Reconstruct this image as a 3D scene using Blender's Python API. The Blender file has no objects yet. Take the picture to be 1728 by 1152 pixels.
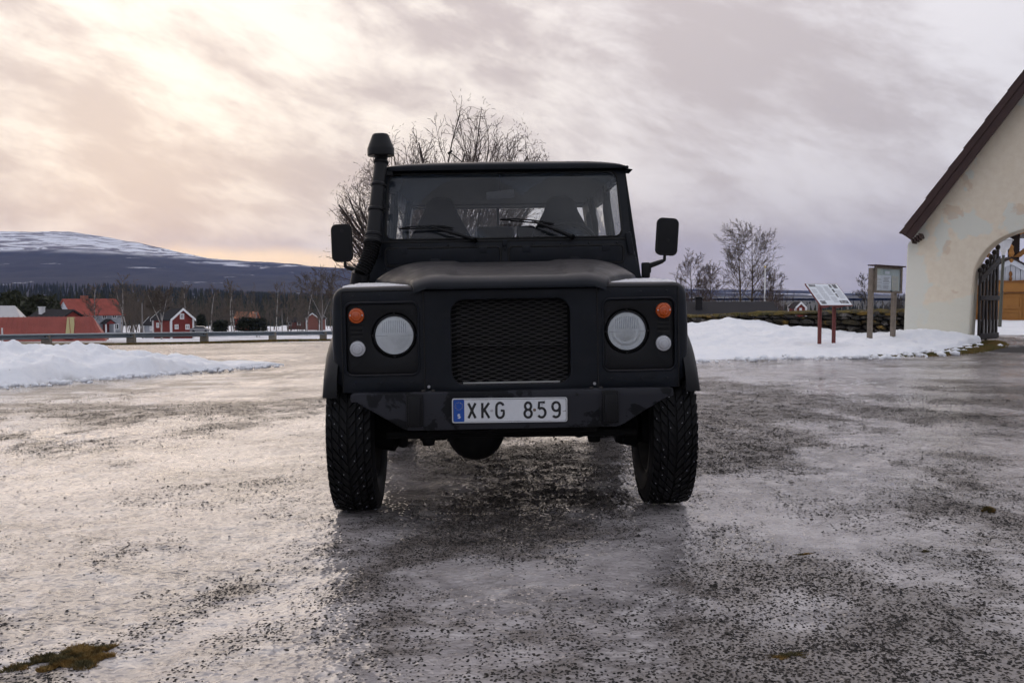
import bpy, bmesh, math, random
import numpy as np
from mathutils import Vector, Matrix, Euler
R = math.radians
SC = bpy.context.scene
COL = SC.collection

# ------------------------------------------------------------------ camera
CAMH = 1.07
cam_d = bpy.data.cameras.new('camera')
cam_d.sensor_width = 36.0
cam_d.lens = 35.0
cam_d.clip_start = 0.05
cam_d.clip_end = 40000
cam = bpy.data.objects.new('camera', cam_d)
cam.location = (0, 0, CAMH)
cam.rotation_euler = (R(90 - 2.86), 0, 0)
COL.objects.link(cam)
SC.camera = cam

# ------------------------------------------------------------------ world
SUN_AZ, SUN_EL = R(-21), R(9)          # azimuth measured from +Y towards +X
SUN_DIR = Vector((math.sin(SUN_AZ) * math.cos(SUN_EL), math.cos(SUN_AZ) * math.cos(SUN_EL), math.sin(SUN_EL)))


class NT:
    """small helper round a node tree"""
    def __init__(self, tree):
        self.t = tree
        self.n = tree.nodes
        self.l = tree.links

    def node(self, typ, **kw):
        nd = self.n.new(typ)
        for k, v in kw.items():
            setattr(nd, k, v)
        return nd

    def put(self, sock, val):
        if isinstance(val, bpy.types.NodeSocket):
            self.l.new(val, sock)
        elif val is not None:
            if isinstance(val, (tuple, list)) and len(val) == 3 and sock.type == 'RGBA':
                val = (*val, 1)
            sock.default_value = val

    def math(self, op, a, b=None, c=None, clamp=False):
        nd = self.node('ShaderNodeMath', operation=op, use_clamp=clamp)
        self.put(nd.inputs[0], a)
        if b is not None:
            self.put(nd.inputs[1], b)
        if c is not None:
            self.put(nd.inputs[2], c)
        return nd.outputs[0]

    def vmath(self, op, a, b=None):
        nd = self.node('ShaderNodeVectorMath', operation=op)
        self.put(nd.inputs[0], a)
        if b is not None:
            if op == 'SCALE':
                self.put(nd.inputs['Scale'], b)
            else:
                self.put(nd.inputs[1], b)
        return nd.outputs['Value'] if op in ('DOT_PRODUCT', 'LENGTH', 'DISTANCE') else nd.outputs[0]

    def ramp(self, x, lo, hi, a=0.0, b=1.0, smooth=True):
        nd = self.node('ShaderNodeMapRange', interpolation_type='SMOOTHSTEP' if smooth else 'LINEAR')
        self.put(nd.inputs[0], x)
        for i, v in enumerate((lo, hi, a, b)):
            self.put(nd.inputs[1 + i], v)
        return nd.outputs[0]

    def mix(self, f, a, b, blend='MIX'):
        nd = self.node('ShaderNodeMix', data_type='RGBA', blend_type=blend)
        self.put(nd.inputs[0], f)
        self.put(nd.inputs[6], a)
        self.put(nd.inputs[7], b)
        return nd.outputs[2]

    def mixf(self, f, a, b):
        nd = self.node('ShaderNodeMix', data_type='FLOAT')
        self.put(nd.inputs[0], f)
        self.put(nd.inputs[2], a)
        self.put(nd.inputs[3], b)
        return nd.outputs[0]

    def noise(self, vec, scale, detail=4, rough=0.55, dist=0.0, col=False):
        nd = self.node('ShaderNodeTexNoise')
        self.put(nd.inputs['Vector'], vec)
        nd.inputs['Scale'].default_value = scale
        nd.inputs['Detail'].default_value = detail
        nd.inputs['Roughness'].default_value = rough
        nd.inputs['Distortion'].default_value = dist
        return nd.outputs['Color' if col else 'Fac']

    def voro(self, vec, scale, feature='F1', rand=1.0, out='Distance'):
        nd = self.node('ShaderNodeTexVoronoi', feature=feature)
        self.put(nd.inputs['Vector'], vec)
        nd.inputs['Scale'].default_value = scale
        nd.inputs['Randomness'].default_value = rand
        return nd.outputs[out]

    def mapping(self, vec, loc=(0, 0, 0), rot=(0, 0, 0), scale=(1, 1, 1)):
        nd = self.node('ShaderNodeMapping')
        self.put(nd.inputs['Vector'], vec)
        nd.inputs['Location'].default_value = loc
        nd.inputs['Rotation'].default_value = rot
        nd.inputs['Scale'].default_value = scale
        return nd.outputs[0]

    def xyz(self, vec):
        nd = self.node('ShaderNodeSeparateXYZ')
        self.put(nd.inputs[0], vec)
        return nd.outputs

    def comb(self, x, y, z):
        nd = self.node('ShaderNodeCombineXYZ')
        for i, v in enumerate((x, y, z)):
            self.put(nd.inputs[i], v)
        return nd.outputs[0]

    def bump(self, height, strength=0.3, dist=0.01, normal=None):
        nd = self.node('ShaderNodeBump')
        nd.inputs['Strength'].default_value = strength
        nd.inputs['Distance'].default_value = dist
        self.put(nd.inputs['Height'], height)
        if normal is not None:
            self.put(nd.inputs['Normal'], normal)
        return nd.outputs[0]


def build_world():
    w = bpy.data.worlds.new('World')
    SC.world = w
    w.use_nodes = True
    w.node_tree.nodes.clear()
    N = NT(w.node_tree)
    out = N.node('ShaderNodeOutputWorld')
    bg = N.node('ShaderNodeBackground')
    sky = N.node('ShaderNodeTexSky', sky_type='NISHITA')
    sky.sun_disc = False
    sky.sun_elevation = SUN_EL
    sky.sun_rotation = SUN_AZ
    sky.air_density = 1.0
    sky.dust_density = 2.0
    d = N.node('ShaderNodeTexCoord').outputs['Generated']
    x, y, z = N.xyz(d)
    # broad banks of cloud, drawn out along the wind
    dr = N.mapping(d, rot=(0, R(-17), 0))
    m1 = N.mapping(dr, loc=(3.1, 1.7, 0.55), scale=(0.78, 0.78, 2.0))
    n1 = N.noise(m1, 3.5, 7, 0.60, 0.3)
    m2 = N.mapping(dr, loc=(7.4, 4.2, 1.2), scale=(0.85, 0.85, 2.1))
    n2 = N.noise(m2, 7.5, 6, 0.64, 0.2)
    n3 = N.noise(N.mapping(dr, loc=(1.4, 9.2, 2.2), scale=(1, 1, 2.2)), 1.2, 3, 0.5, 0.2)
    mixn = N.math('ADD', N.math('MULTIPLY', n1, 0.50), N.math('ADD', N.math('MULTIPLY', n2, 0.36), N.math('MULTIPLY', n3, 0.14)))
    gap = N.ramp(mixn, 0.445, 0.59)
    # closeness to the sun behind the cloud
    dt = N.vmath('DOT_PRODUCT', d, tuple(SUN_DIR))
    glow = N.ramp(dt, 0.83, 1.0)
    wide = N.ramp(dt, 0.25, 1.0)
    dark = N.mix(wide, (0.32, 0.32, 0.36), (0.46, 0.405, 0.40))
    dark = N.mix(N.math('MULTIPLY', glow, 0.6), dark, (0.43, 0.372, 0.365))
    light = N.mix(wide, (0.52, 0.53, 0.58), (0.66, 0.62, 0.625))
    light = N.mix(glow, light, (0.80, 0.73, 0.66))
    cl = N.mix(gap, dark, light)
    # the air gets mauve and dim towards the horizon, away from the sun; a clear yellow strip below the cloud near it
    low = N.ramp(z, 0.015, 0.17, 1.0, 0.0)
    cl = N.mix(N.math('MULTIPLY', low, N.ramp(dt, 0.80, 0.985, 0.42, 0.10)), cl, (0.43, 0.385, 0.385))
    strip = N.ramp(N.math('ADD', z, N.math('MULTIPLY', N.math('SUBTRACT', n2, 0.5), 0.035)), 0.028, 0.046, 1.0, 0.0)
    cl = N.mix(N.math('MULTIPLY', strip, N.ramp(dt, 0.91, 0.985)), cl, (1.05, 0.80, 0.52))
    sk = N.mix(1.0, sky.outputs[0], (0.07, 0.07, 0.07), 'MULTIPLY')
    tot = N.mix(0.94, sk, cl)
    # an overcast sky is brighter overhead than at the horizon
    zen = N.math('ADD', 1.0, N.math('MULTIPLY', N.math('MAXIMUM', z, 0.0), 0.8))
    tot = N.vmath('SCALE', tot, zen)
    N.put(bg.inputs['Color'], tot)
    bg.inputs['Strength'].default_value = 1.0
    w.cycles.sampling_method = 'MANUAL'
    w.cycles.sample_map_resolution = 512
    N.l.new(bg.outputs[0], out.inputs['Surface'])


build_world()

# ------------------------------------------------------------------ sun (behind thin cloud)
sun_d = bpy.data.lights.new('sun', 'SUN')
sun_d.energy = 0.6
sun_d.angle = R(55)
sun_d.color = (1.0, 0.83, 0.66)
sun = bpy.data.objects.new('sun', sun_d)
sun.rotation_euler = SUN_DIR.to_track_quat('Z', 'Y').to_euler()
COL.objects.link(sun)

vs = SC.view_settings
vs.view_transform = 'Standard'
vs.look = 'None'
vs.exposure = 0.32
vs.gamma = 1.0
vs.use_curve_mapping = False
SC.render.engine = 'CYCLES'
cy = SC.cycles
cy.max_bounces = 6
cy.diffuse_bounces = 2
cy.glossy_bounces = 3
cy.transparent_max_bounces = 12
cy.volume_bounces = 0
cy.use_adaptive_sampling = True
cy.adaptive_threshold = 0.035
cy.adaptive_min_samples = 16
cy.use_denoising = True
cy.sample_clamp_indirect = 6.0
cy.caustics_reflective = False
cy.caustics_refractive = False
try:
    cy.volume_step_rate = 1.0
except Exception:
    pass

# ------------------------------------------------------------------ helpers: objects and meshes


def at(px, py, Y):
    """survey helper: point of the place at distance Y seen at a pixel of the photograph"""
    return Vector(((px - 864) * Y / 1680.0, Y, CAMH + (492 - py) * Y / 1680.0))


def tag(o, label=None, cat=None, group=None, kind=None):
    if label:
        o['label'] = label
    if cat:
        o['category'] = cat
    if group:
        o['group'] = group
    if kind:
        o['kind'] = kind
    return o


def empty(name, loc=(0, 0, 0), rot=(0, 0, 0), label=None, cat=None, group=None):
    o = bpy.data.objects.new(name, None)
    o.empty_display_size = 0.2
    COL.objects.link(o)
    o.location = loc
    o.rotation_euler = rot
    return tag(o, label, cat, group)


def from_np(name, V, F, mat, parent=None, smooth=True):
    """fast mesh from numpy arrays; F is (n,3) or (n,4)"""
    V = np.asarray(V, dtype=np.float32)
    F = np.asarray(F, dtype=np.int32)
    me = bpy.data.meshes.new(name)
    k = F.shape[1]
    me.vertices.add(len(V))
    me.vertices.foreach_set('co', V.ravel())
    me.loops.add(F.size)
    me.loops.foreach_set('vertex_index', F.ravel())
    me.polygons.add(len(F))
    me.polygons.foreach_set('loop_start', np.arange(0, F.size, k, dtype=np.int32))
    me.polygons.foreach_set('loop_total', np.full(len(F), k, dtype=np.int32))
    me.polygons.foreach_set('use_smooth', np.full(len(F), smooth))
    me.update(calc_edges=True)
    me.validate()
    for m in (mat if isinstance(mat, (list, tuple)) else [mat]):
        me.materials.append(m)
    o = bpy.data.objects.new(name, me)
    COL.objects.link(o)
    if parent:
        o.parent = parent
    return o


class MB:
    def __init__(self):
        self.v = []
        self.f = []

    def add(self, verts, faces):
        b = len(self.v)
        self.v.extend([tuple(p) for p in verts])
        self.f.extend([tuple(b + i for i in fc) for fc in faces])
        return self

    def box(self, x0, x1, y0, y1, z0, z1):
        vs_ = [(x, y, z) for x in (x0, x1) for y in (y0, y1) for z in (z0, z1)]
        return self.add(vs_, [(0, 1, 3, 2), (4, 6, 7, 5), (0, 4, 5, 1), (2, 3, 7, 6), (0, 2, 6, 4), (1, 5, 7, 3)])

    def cbox(self, c, s, rot=None):
        """box of size s centred at c, optionally rotated by an Euler tuple"""
        M = Euler(rot).to_matrix() if rot else Matrix.Identity(3)
        vs_ = []
        for sx in (-.5, .5):
            for sy in (-.5, .5):
                for sz in (-.5, .5):
                    vs_.append(Vector(c) + M @ Vector((sx * s[0], sy * s[1], sz * s[2])))
        return self.add(vs_, [(0, 1, 3, 2), (4, 6, 7, 5), (0, 4, 5, 1), (2, 3, 7, 6), (0, 2, 6, 4), (1, 5, 7, 3)])

    def tube(self, pts, radii, n=10, cap=True, closed=False, squash=None):
        pts = [Vector(p) for p in pts]
        if not isinstance(radii, (list, tuple)):
            radii = [radii] * len(pts)
        m = len(pts)
        ring = []
        up = None
        for i, p in enumerate(pts):
            if closed:
                t = (pts[(i + 1) % m] - pts[i - 1]).normalized()
            else:
                t = (pts[min(i + 1, m - 1)] - pts[max(i - 1, 0)]).normalized()
            if up is None:
                up = Vector((0, 0, 1)) if abs(t.z) < 0.9 else Vector((0, 1, 0))
            up = (up - t * up.dot(t)).normalized()
            s = t.cross(up)
            for k in range(n):
                a = 2 * math.pi * k / n
                o = up * math.cos(a) * radii[i] + s * math.sin(a) * radii[i]
                if squash:
                    o = Vector((o.x * squash[0], o.y * squash[1], o.z * squash[2]))
                ring.append(p + o)
        fs = []
        for i in range(m if closed else m - 1):
            a = i * n
            b = ((i + 1) % m) * n
            for k in range(n):
                fs.append((a + k, a + (k + 1) % n, b + (k + 1) % n, b + k))
        if cap and not closed:
            fs.append(tuple(range(n - 1, -1, -1)))
            fs.append(tuple((m - 1) * n + k for k in range(n)))
        return self.add(ring, fs)

    def lathe(self, prof, n=32, axis='z', c=(0, 0, 0), a0=0.0, a1=None):
        """prof: list of (along, radius)"""
        vs_ = []
        full = a1 is None
        cnt = n if full else n + 1
        for (t, r) in prof:
            for k in range(cnt):
                a = a0 + ((2 * math.pi) if full else (a1 - a0)) * k / n
                ca, sa = math.cos(a) * r, math.sin(a) * r
                p = {'x': (t, ca, sa), 'y': (ca, t, sa), 'z': (ca, sa, t)}[axis]
                vs_.append((p[0] + c[0], p[1] + c[1], p[2] + c[2]))
        fs = []
        for i in range(len(prof) - 1):
            for k in range(cnt if full else cnt - 1):
                k2 = (k + 1) % cnt
                fs.append((i * cnt + k, i * cnt + k2, (i + 1) * cnt + k2, (i + 1) * cnt + k))
        return self.add(vs_, fs)

    def prism(self, poly, axis, a0, a1):
        n = len(poly)
        mp = {'x': lambda p, a: (a, p[0], p[1]), 'y': lambda p, a: (p[0], a, p[1]), 'z': lambda p, a: (p[0], p[1], a)}[axis]
        vs_ = [mp(p, a0) for p in poly] + [mp(p, a1) for p in poly]
        fs = [tuple(range(n)), tuple(range(2 * n - 1, n - 1, -1))]
        for i in range(n):
            j = (i + 1) % n
            fs.append((i, n + i, n + j, j))
        return self.add(vs_, fs)

    def panel(self, poly, mp, w0, w1):
        """solid plate: polygon in (u,v) carried into space by mp(u,v,w), between depths w0 and w1"""
        n = len(poly)
        vs_ = [mp(u, v, w0) for u, v in poly] + [mp(u, v, w1) for u, v in poly]
        fs = [tuple(range(n)), tuple(range(2 * n - 1, n - 1, -1))]
        for i in range(n):
            j = (i + 1) % n
            fs.append((i, n + i, n + j, j))
        return self.add(vs_, fs)

    def frame(self, outer, inner, mp, w0, w1):
        """solid plate with a hole: two matched closed point lists"""
        n = len(outer)
        vs_ = [mp(u, v, w0) for u, v in outer] + [mp(u, v, w0) for u, v in inner] + [mp(u, v, w1) for u, v in outer] + [mp(u, v, w1) for u, v in inner]
        fs = []
        for i in range(n):
            j = (i + 1) % n
            fs += [(i, j, n + j, n + i), (2 * n + i, 3 * n + i, 3 * n + j, 2 * n + j), (i, 2 * n + i, 2 * n + j, j), (n + i, n + j, 3 * n + j, 3 * n + i)]
        return self.add(vs_, fs)

    def sheet(self, poly, mp, w0):
        """single-skin pane"""
        return self.add([mp(u, v, w0) for u, v in poly], [tuple(range(len(poly)))])

    def grid(self, P):
        """P: rows of points"""
        r, c = len(P), len(P[0])
        vs_ = [p for row in P for p in row]
        fs = [(i * c + j, i * c + j + 1, (i + 1) * c + j + 1, (i + 1) * c + j) for i in range(r - 1) for j in range(c - 1)]
        return self.add(vs_, fs)

    def mesh(self, name, bevel=0, seg=2, smooth=35, weld=False):
        bm = bmesh.new()
        vv = [bm.verts.new(p) for p in self.v]
        for f in self.f:
            try:
                bm.faces.new([vv[i] for i in f])
            except ValueError:
                pass
        if weld:
            bmesh.ops.remove_doubles(bm, verts=bm.verts, dist=1e-4)
        bmesh.ops.recalc_face_normals(bm, faces=bm.faces)
        if bevel:
            ed = [e for e in bm.edges if len(e.link_faces) == 2 and e.calc_face_angle(0) > R(28)]
            bmesh.ops.bevel(bm, geom=ed, offset=bevel, segments=seg, profile=0.6, affect='EDGES', clamp_overlap=True)
        me = bpy.data.meshes.new(name)
        bm.to_mesh(me)
        bm.free()
        if smooth:
            me.polygons.foreach_set('use_smooth', np.ones(len(me.polygons), dtype=bool))
            me.set_sharp_from_angle(angle=R(smooth))
        return me

    def build(self, name, mat, parent=None, bevel=0, seg=2, smooth=35, weld=False, loc=None, rot=None):
        me = self.mesh(name, bevel, seg, smooth, weld)
        me.materials.append(mat)
        o = bpy.data.objects.new(name, me)
        COL.objects.link(o)
        if parent:
            o.parent = parent
        if loc is not None:
            o.location = loc
        if rot is not None:
            o.rotation_euler = rot
        return o


def rrect(a0, a1, b0, b1, r, k=6):
    """rounded rectangle, counter-clockwise from the lower right corner"""
    pts = []
    for cx, cz, s in ((a1 - r, b0 + r, -90), (a1 - r, b1 - r, 0), (a0 + r, b1 - r, 90), (a0 + r, b0 + r, 180)):
        for i in range(k + 1):
            a = R(s + 90.0 * i / k)
            pts.append((cx + r * math.cos(a), cz + r * math.sin(a)))
    return pts


def outer_for(a0, a1, b0, b1, k=6):
    """points on a plain rectangle matched to rrect()"""
    pts = []
    cs = ((a1, b0), (a1, b1), (a0, b1), (a0, b0))
    prv = ((a0, b0), (a1, b0), (a1, b1), (a0, b1))
    nxt = ((a1, b1), (a0, b1), (a0, b0), (a1, b0))
    for c, p, q in zip(cs, prv, nxt):
        for i in range(k + 1):
            t = i / k
            if t <= 0.5:
                f = (0.5 - t) * 0.3
                pts.append((c[0] + (p[0] - c[0]) * f, c[1] + (p[1] - c[1]) * f))
            else:
                f = (t - 0.5) * 0.3
                pts.append((c[0] + (q[0] - c[0]) * f, c[1] + (q[1] - c[1]) * f))
    return pts


# numpy gradient noise
_rng = np.random.RandomState(7)
_perm = np.tile(_rng.permutation(256), 2)
_ga = _rng.rand(256) * 2 * np.pi
_gx, _gy = np.cos(_ga), np.sin(_ga)


def pn(x, y):
    xi = np.floor(x).astype(int)
    yi = np.floor(y).astype(int)
    xf = x - xi
    yf = y - yi
    xi &= 255
    yi &= 255
    u = xf * xf * xf * (xf * (xf * 6 - 15) + 10)
    v = yf * yf * yf * (yf * (yf * 6 - 15) + 10)

    def g(ix, iy, fx, fy):
        h = _perm[(_perm[ix & 255] + iy) & 511 & 255]
        return _gx[h] * fx + _gy[h] * fy
    a = g(xi, yi, xf, yf)
    b = g(xi + 1, yi, xf - 1, yf)
    c = g(xi, yi + 1, xf, yf - 1)
    e = g(xi + 1, yi + 1, xf - 1, yf - 1)
    return (a + (b - a) * u) + ((c + (e - c) * u) - (a + (b - a) * u)) * v


def fbm(x, y, oct=4, gain=0.5, lac=2.03):
    s = 0
    a = 1.0
    for i in range(oct):
        s = s + a * pn(x + 17.3 * i, y - 9.1 * i)
        x = x * lac
        y = y * lac
        a *= gain
    return s


def sstep(a, b, x):
    t = np.clip((x - a) / (b - a), 0, 1)
    return t * t * (3 - 2 * t)


# ------------------------------------------------------------------ materials
MATS = {}


def pmat(name, col, rough=0.6, metal=0.0, var=0.0, vscale=8.0, bump=0.0, bscale=60.0, bdist=0.004, spec=None, coord='Object', col2=None, c2lo=0.5, c2hi=0.62, c2scale=6.0, rvar=0.0, coat=0.0, sub=0.0, dust=None):
    if name in MATS:
        return MATS[name]
    m = bpy.data.materials.new(name)
    m.use_nodes = True
    N = NT(m.node_tree)
    b = N.n['Principled BSDF']
    co = N.node('ShaderNodeTexCoord').outputs[coord]
    c = (*col, 1)
    if col2 is not None:
        f = N.ramp(N.noise(co, c2scale, 6, 0.6, 0.4), c2lo, c2hi)
        c = N.mix(f, c, col2)
    if var:
        nz = N.noise(co, vscale, 5, 0.6)
        k = N.ramp(nz, 0.25, 0.75, 1 - var, 1 + var, smooth=False)
        sc = N.node('ShaderNodeVectorMath', operation='SCALE')
        N.put(sc.inputs[0], c if not isinstance(c, tuple) else c[:3])
        N.put(sc.inputs['Scale'], k)
        c = sc.outputs[0]
    if dust:
        # upward faces lightened: road dust, plus sky sheen painted into the colour
        nz_ = N.xyz(N.node('ShaderNodeNewGeometry').outputs['Normal'])[2]
        dn = N.math('MULTIPLY', N.ramp(nz_, 0.45, 0.95), N.ramp(N.noise(co, 3.5, 5, 0.6), 0.25, 0.75, 0.55, 1.0))
        c = N.mix(dn, c, dust)
    N.put(b.inputs['Base Color'], c)
    b.inputs['Roughness'].default_value = rough
    if rvar:
        N.put(b.inputs['Roughness'], N.ramp(N.noise(co, vscale * 1.7, 4, 0.6), 0.3, 0.7, rough - rvar, rough + rvar))
    b.inputs['Metallic'].default_value = metal
    if spec is not None:
        b.inputs['Specular IOR Level'].default_value = spec
    if coat:
        b.inputs['Coat Weight'].default_value = coat
    if sub:
        b.inputs['Subsurface Weight'].default_value = sub
    if bump:
        N.put(b.inputs['Normal'], N.bump(N.noise(co, bscale, 5, 0.6), bump, bdist))
    MATS[name] = m
    return m


def glass_mat(name, tint=(0.8, 0.85, 0.88), dust=0.05, dust_col=(0.30, 0.33, 0.37), ior=1.45, wipers=None, rough=0.02):
    """thin pane: clear with a mirror reflection and a film: road dust, on the headlamps painted-in brightness, wiped clean by the wipers if any"""
    m = bpy.data.materials.new(name)
    m.use_nodes = True
    N = NT(m.node_tree)
    N.n.remove(N.n['Principled BSDF'])
    out = N.n['Material Output']
    tr = N.node('ShaderNodeBsdfTransparent')
    tr.inputs[0].default_value = (*tint, 1)
    gl = N.node('ShaderNodeBsdfGlossy')
    gl.inputs['Roughness'].default_value = rough
    df = N.node('ShaderNodeBsdfDiffuse')
    df.inputs[0].default_value = (*dust_col, 1)
    lw = N.node('ShaderNodeLayerWeight')
    f0 = ((ior - 1) / (ior + 1)) ** 2 * 1.9
    fre = N.math('ADD', f0, N.math('MULTIPLY', 1 - f0, N.math('POWER', lw.outputs['Facing'], 4.5)))
    ms = N.node('ShaderNodeMixShader')
    N.put(ms.inputs[0], fre)
    N.l.new(tr.outputs[0], ms.inputs[1])
    N.l.new(gl.outputs[0], ms.inputs[2])
    md = N.node('ShaderNodeMixShader')
    co = N.node('ShaderNodeTexCoord').outputs['Object']
    fac = N.math('MULTIPLY', dust, N.ramp(N.noise(co, 5, 6, 0.65), 0.2, 0.8, 0.7, 1.3))
    if wipers:
        clean = None
        for (wx, wz, r0, r1) in wipers:
            x, y, z = N.xyz(co)
            dx = N.math('SUBTRACT', x, wx)
            dz = N.math('SUBTRACT', z, wz)
            dist = N.math('SQRT', N.math('ADD', N.math('MULTIPLY', dx, dx), N.math('MULTIPLY', dz, dz)))
            k = N.math('MULTIPLY', N.ramp(dist, r1, r1 + 0.006, 1, 0), N.ramp(dist, r0, r0 + 0.03, 0, 1))
            clean = k if clean is None else N.math('MAXIMUM', clean, k)
        fac = N.math('MULTIPLY', fac, N.math('SUBTRACT', 1.0, N.math('MULTIPLY', clean, 0.78)))
    N.put(md.inputs[0], fac)
    N.l.new(ms.outputs[0], md.inputs[1])
    N.l.new(df.outputs[0], md.inputs[2])
    N.l.new(md.outputs[0], out.inputs['Surface'])
    MATS[name] = m
    return m

# ------------------------------------------------------------------ the lie of the land
_ty = np.array([0, 9, 20, 30, 43, 58, 90, 150, 224, 350, 600, 1000, 1500, 3000, 6000, 12000, 40000.])
_tz = np.array([0, 0, -.30, -.62, -1.05, -1.65, -3.0, -5.24, -7.56, -11.1, -17.6, -21.2, -21, -18, -20, -30, -60.])


def G(x, y):
    """height of the ground"""
    x = np.asarray(x, dtype=float)
    y = np.asarray(y, dtype=float)
    xr = np.where(x < 1.2, x, 1.2 + (1 - np.exp(-np.maximum(x - 1.2, 0) / 1.0)))
    xl = np.where(xr > -6, xr, -6 - 12 * (1 - np.exp(-np.maximum(-6 - xr, 0) / 12.0)))
    tilt = 0.0160 * xl
    lg = np.log(np.maximum(y, 1.0))
    drop = np.interp(lg, np.log(np.maximum(_ty, 1.0)), _tz)
    sr = sstep(-2.5, 4.5, x)
    ratio = x / np.maximum(y, 1.0)
    yard = sr * (1 - sstep(23.5, 42, y))
    church = sstep(0.385, 0.43, ratio) * (1 - sstep(60, 160, y))
    m = np.maximum(yard, church)
    return tilt + drop * (1 - m)


def G1(x, y):
    return float(G(np.array([x]), np.array([y]))[0])


def relief(x, y):
    """bumps of the trodden ice, centimetres high"""
    r = np.hypot(x, y)
    near = 1 - sstep(25, 45, r)
    h = 0.020 * fbm(x * 0.55, y * 0.9, 3)
    # old wheel ruts running diagonally through the yard
    k = x * 0.42 - y * 0.15
    h = h + 0.014 * fbm(k * 2.6, y * 0.22 + 5, 2)
    fine = 1 - sstep(7, 14, r)
    h = h - 0.011 * tracks(x, y) * near
    h = h + 0.0085 * fbm(x * 9.0, y * 12.0, 3, 0.62) * fine + 0.0022 * pn(x * 48, y * 55) * (1 - sstep(4, 8, r))
    return h * near


def tracks(x, y):
    """wheel tracks polished into the ice (1 in the rut)"""
    t = 0
    for (c0, c1, c2) in ((-2.1, 0.36, 0.010), (-0.65, 0.36, 0.010), (2.6, -0.20, 0.016), (4.0, -0.20, 0.016), (-5.4, 0.08, 0.004), (-3.95, 0.08, 0.004)):
        xc = c0 + c1 * (y - 4) - c2 * (y - 4) ** 2
        w = 0.11 + 0.015 * np.sin(y * 3.1 + c0 * 5)
        t = np.maximum(t, np.exp(-((x - xc) / w) ** 2) * np.clip(0.7 + 0.5 * np.sin(y * 0.9 + c0 * 3), 0, 1))
    return t


def dirt(x, y):
    """where grit and earth lie on the ice (0..1)"""
    a = fbm(x * 0.33 + 3, y * 0.26 + 8, 4, 0.55)
    b = fbm(x * 1.2 + 9, y * 1.0, 4, 0.6)
    v = a * 1.05 + b * 0.75
    lane = np.exp(-((x - 0.9) / 1.5) ** 2) * np.exp(-((y - 3.2) / 2.0) ** 2) * 0.10
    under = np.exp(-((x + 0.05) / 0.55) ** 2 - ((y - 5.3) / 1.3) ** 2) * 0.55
    right = sstep(1.0, 6, x) * 0.03 + np.exp(-((x - 1.6) / 0.9) ** 2 - ((y - 2.6) / 0.9) ** 2) * 0.14
    tk = tracks(x, y)
    side = tracks(x - 0.2, y) * 0.16 + tracks(x + 0.2, y) * 0.16
    return np.clip(0.33 + v + lane + under + right + side - 0.22 * tk, 0, 1)


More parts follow.
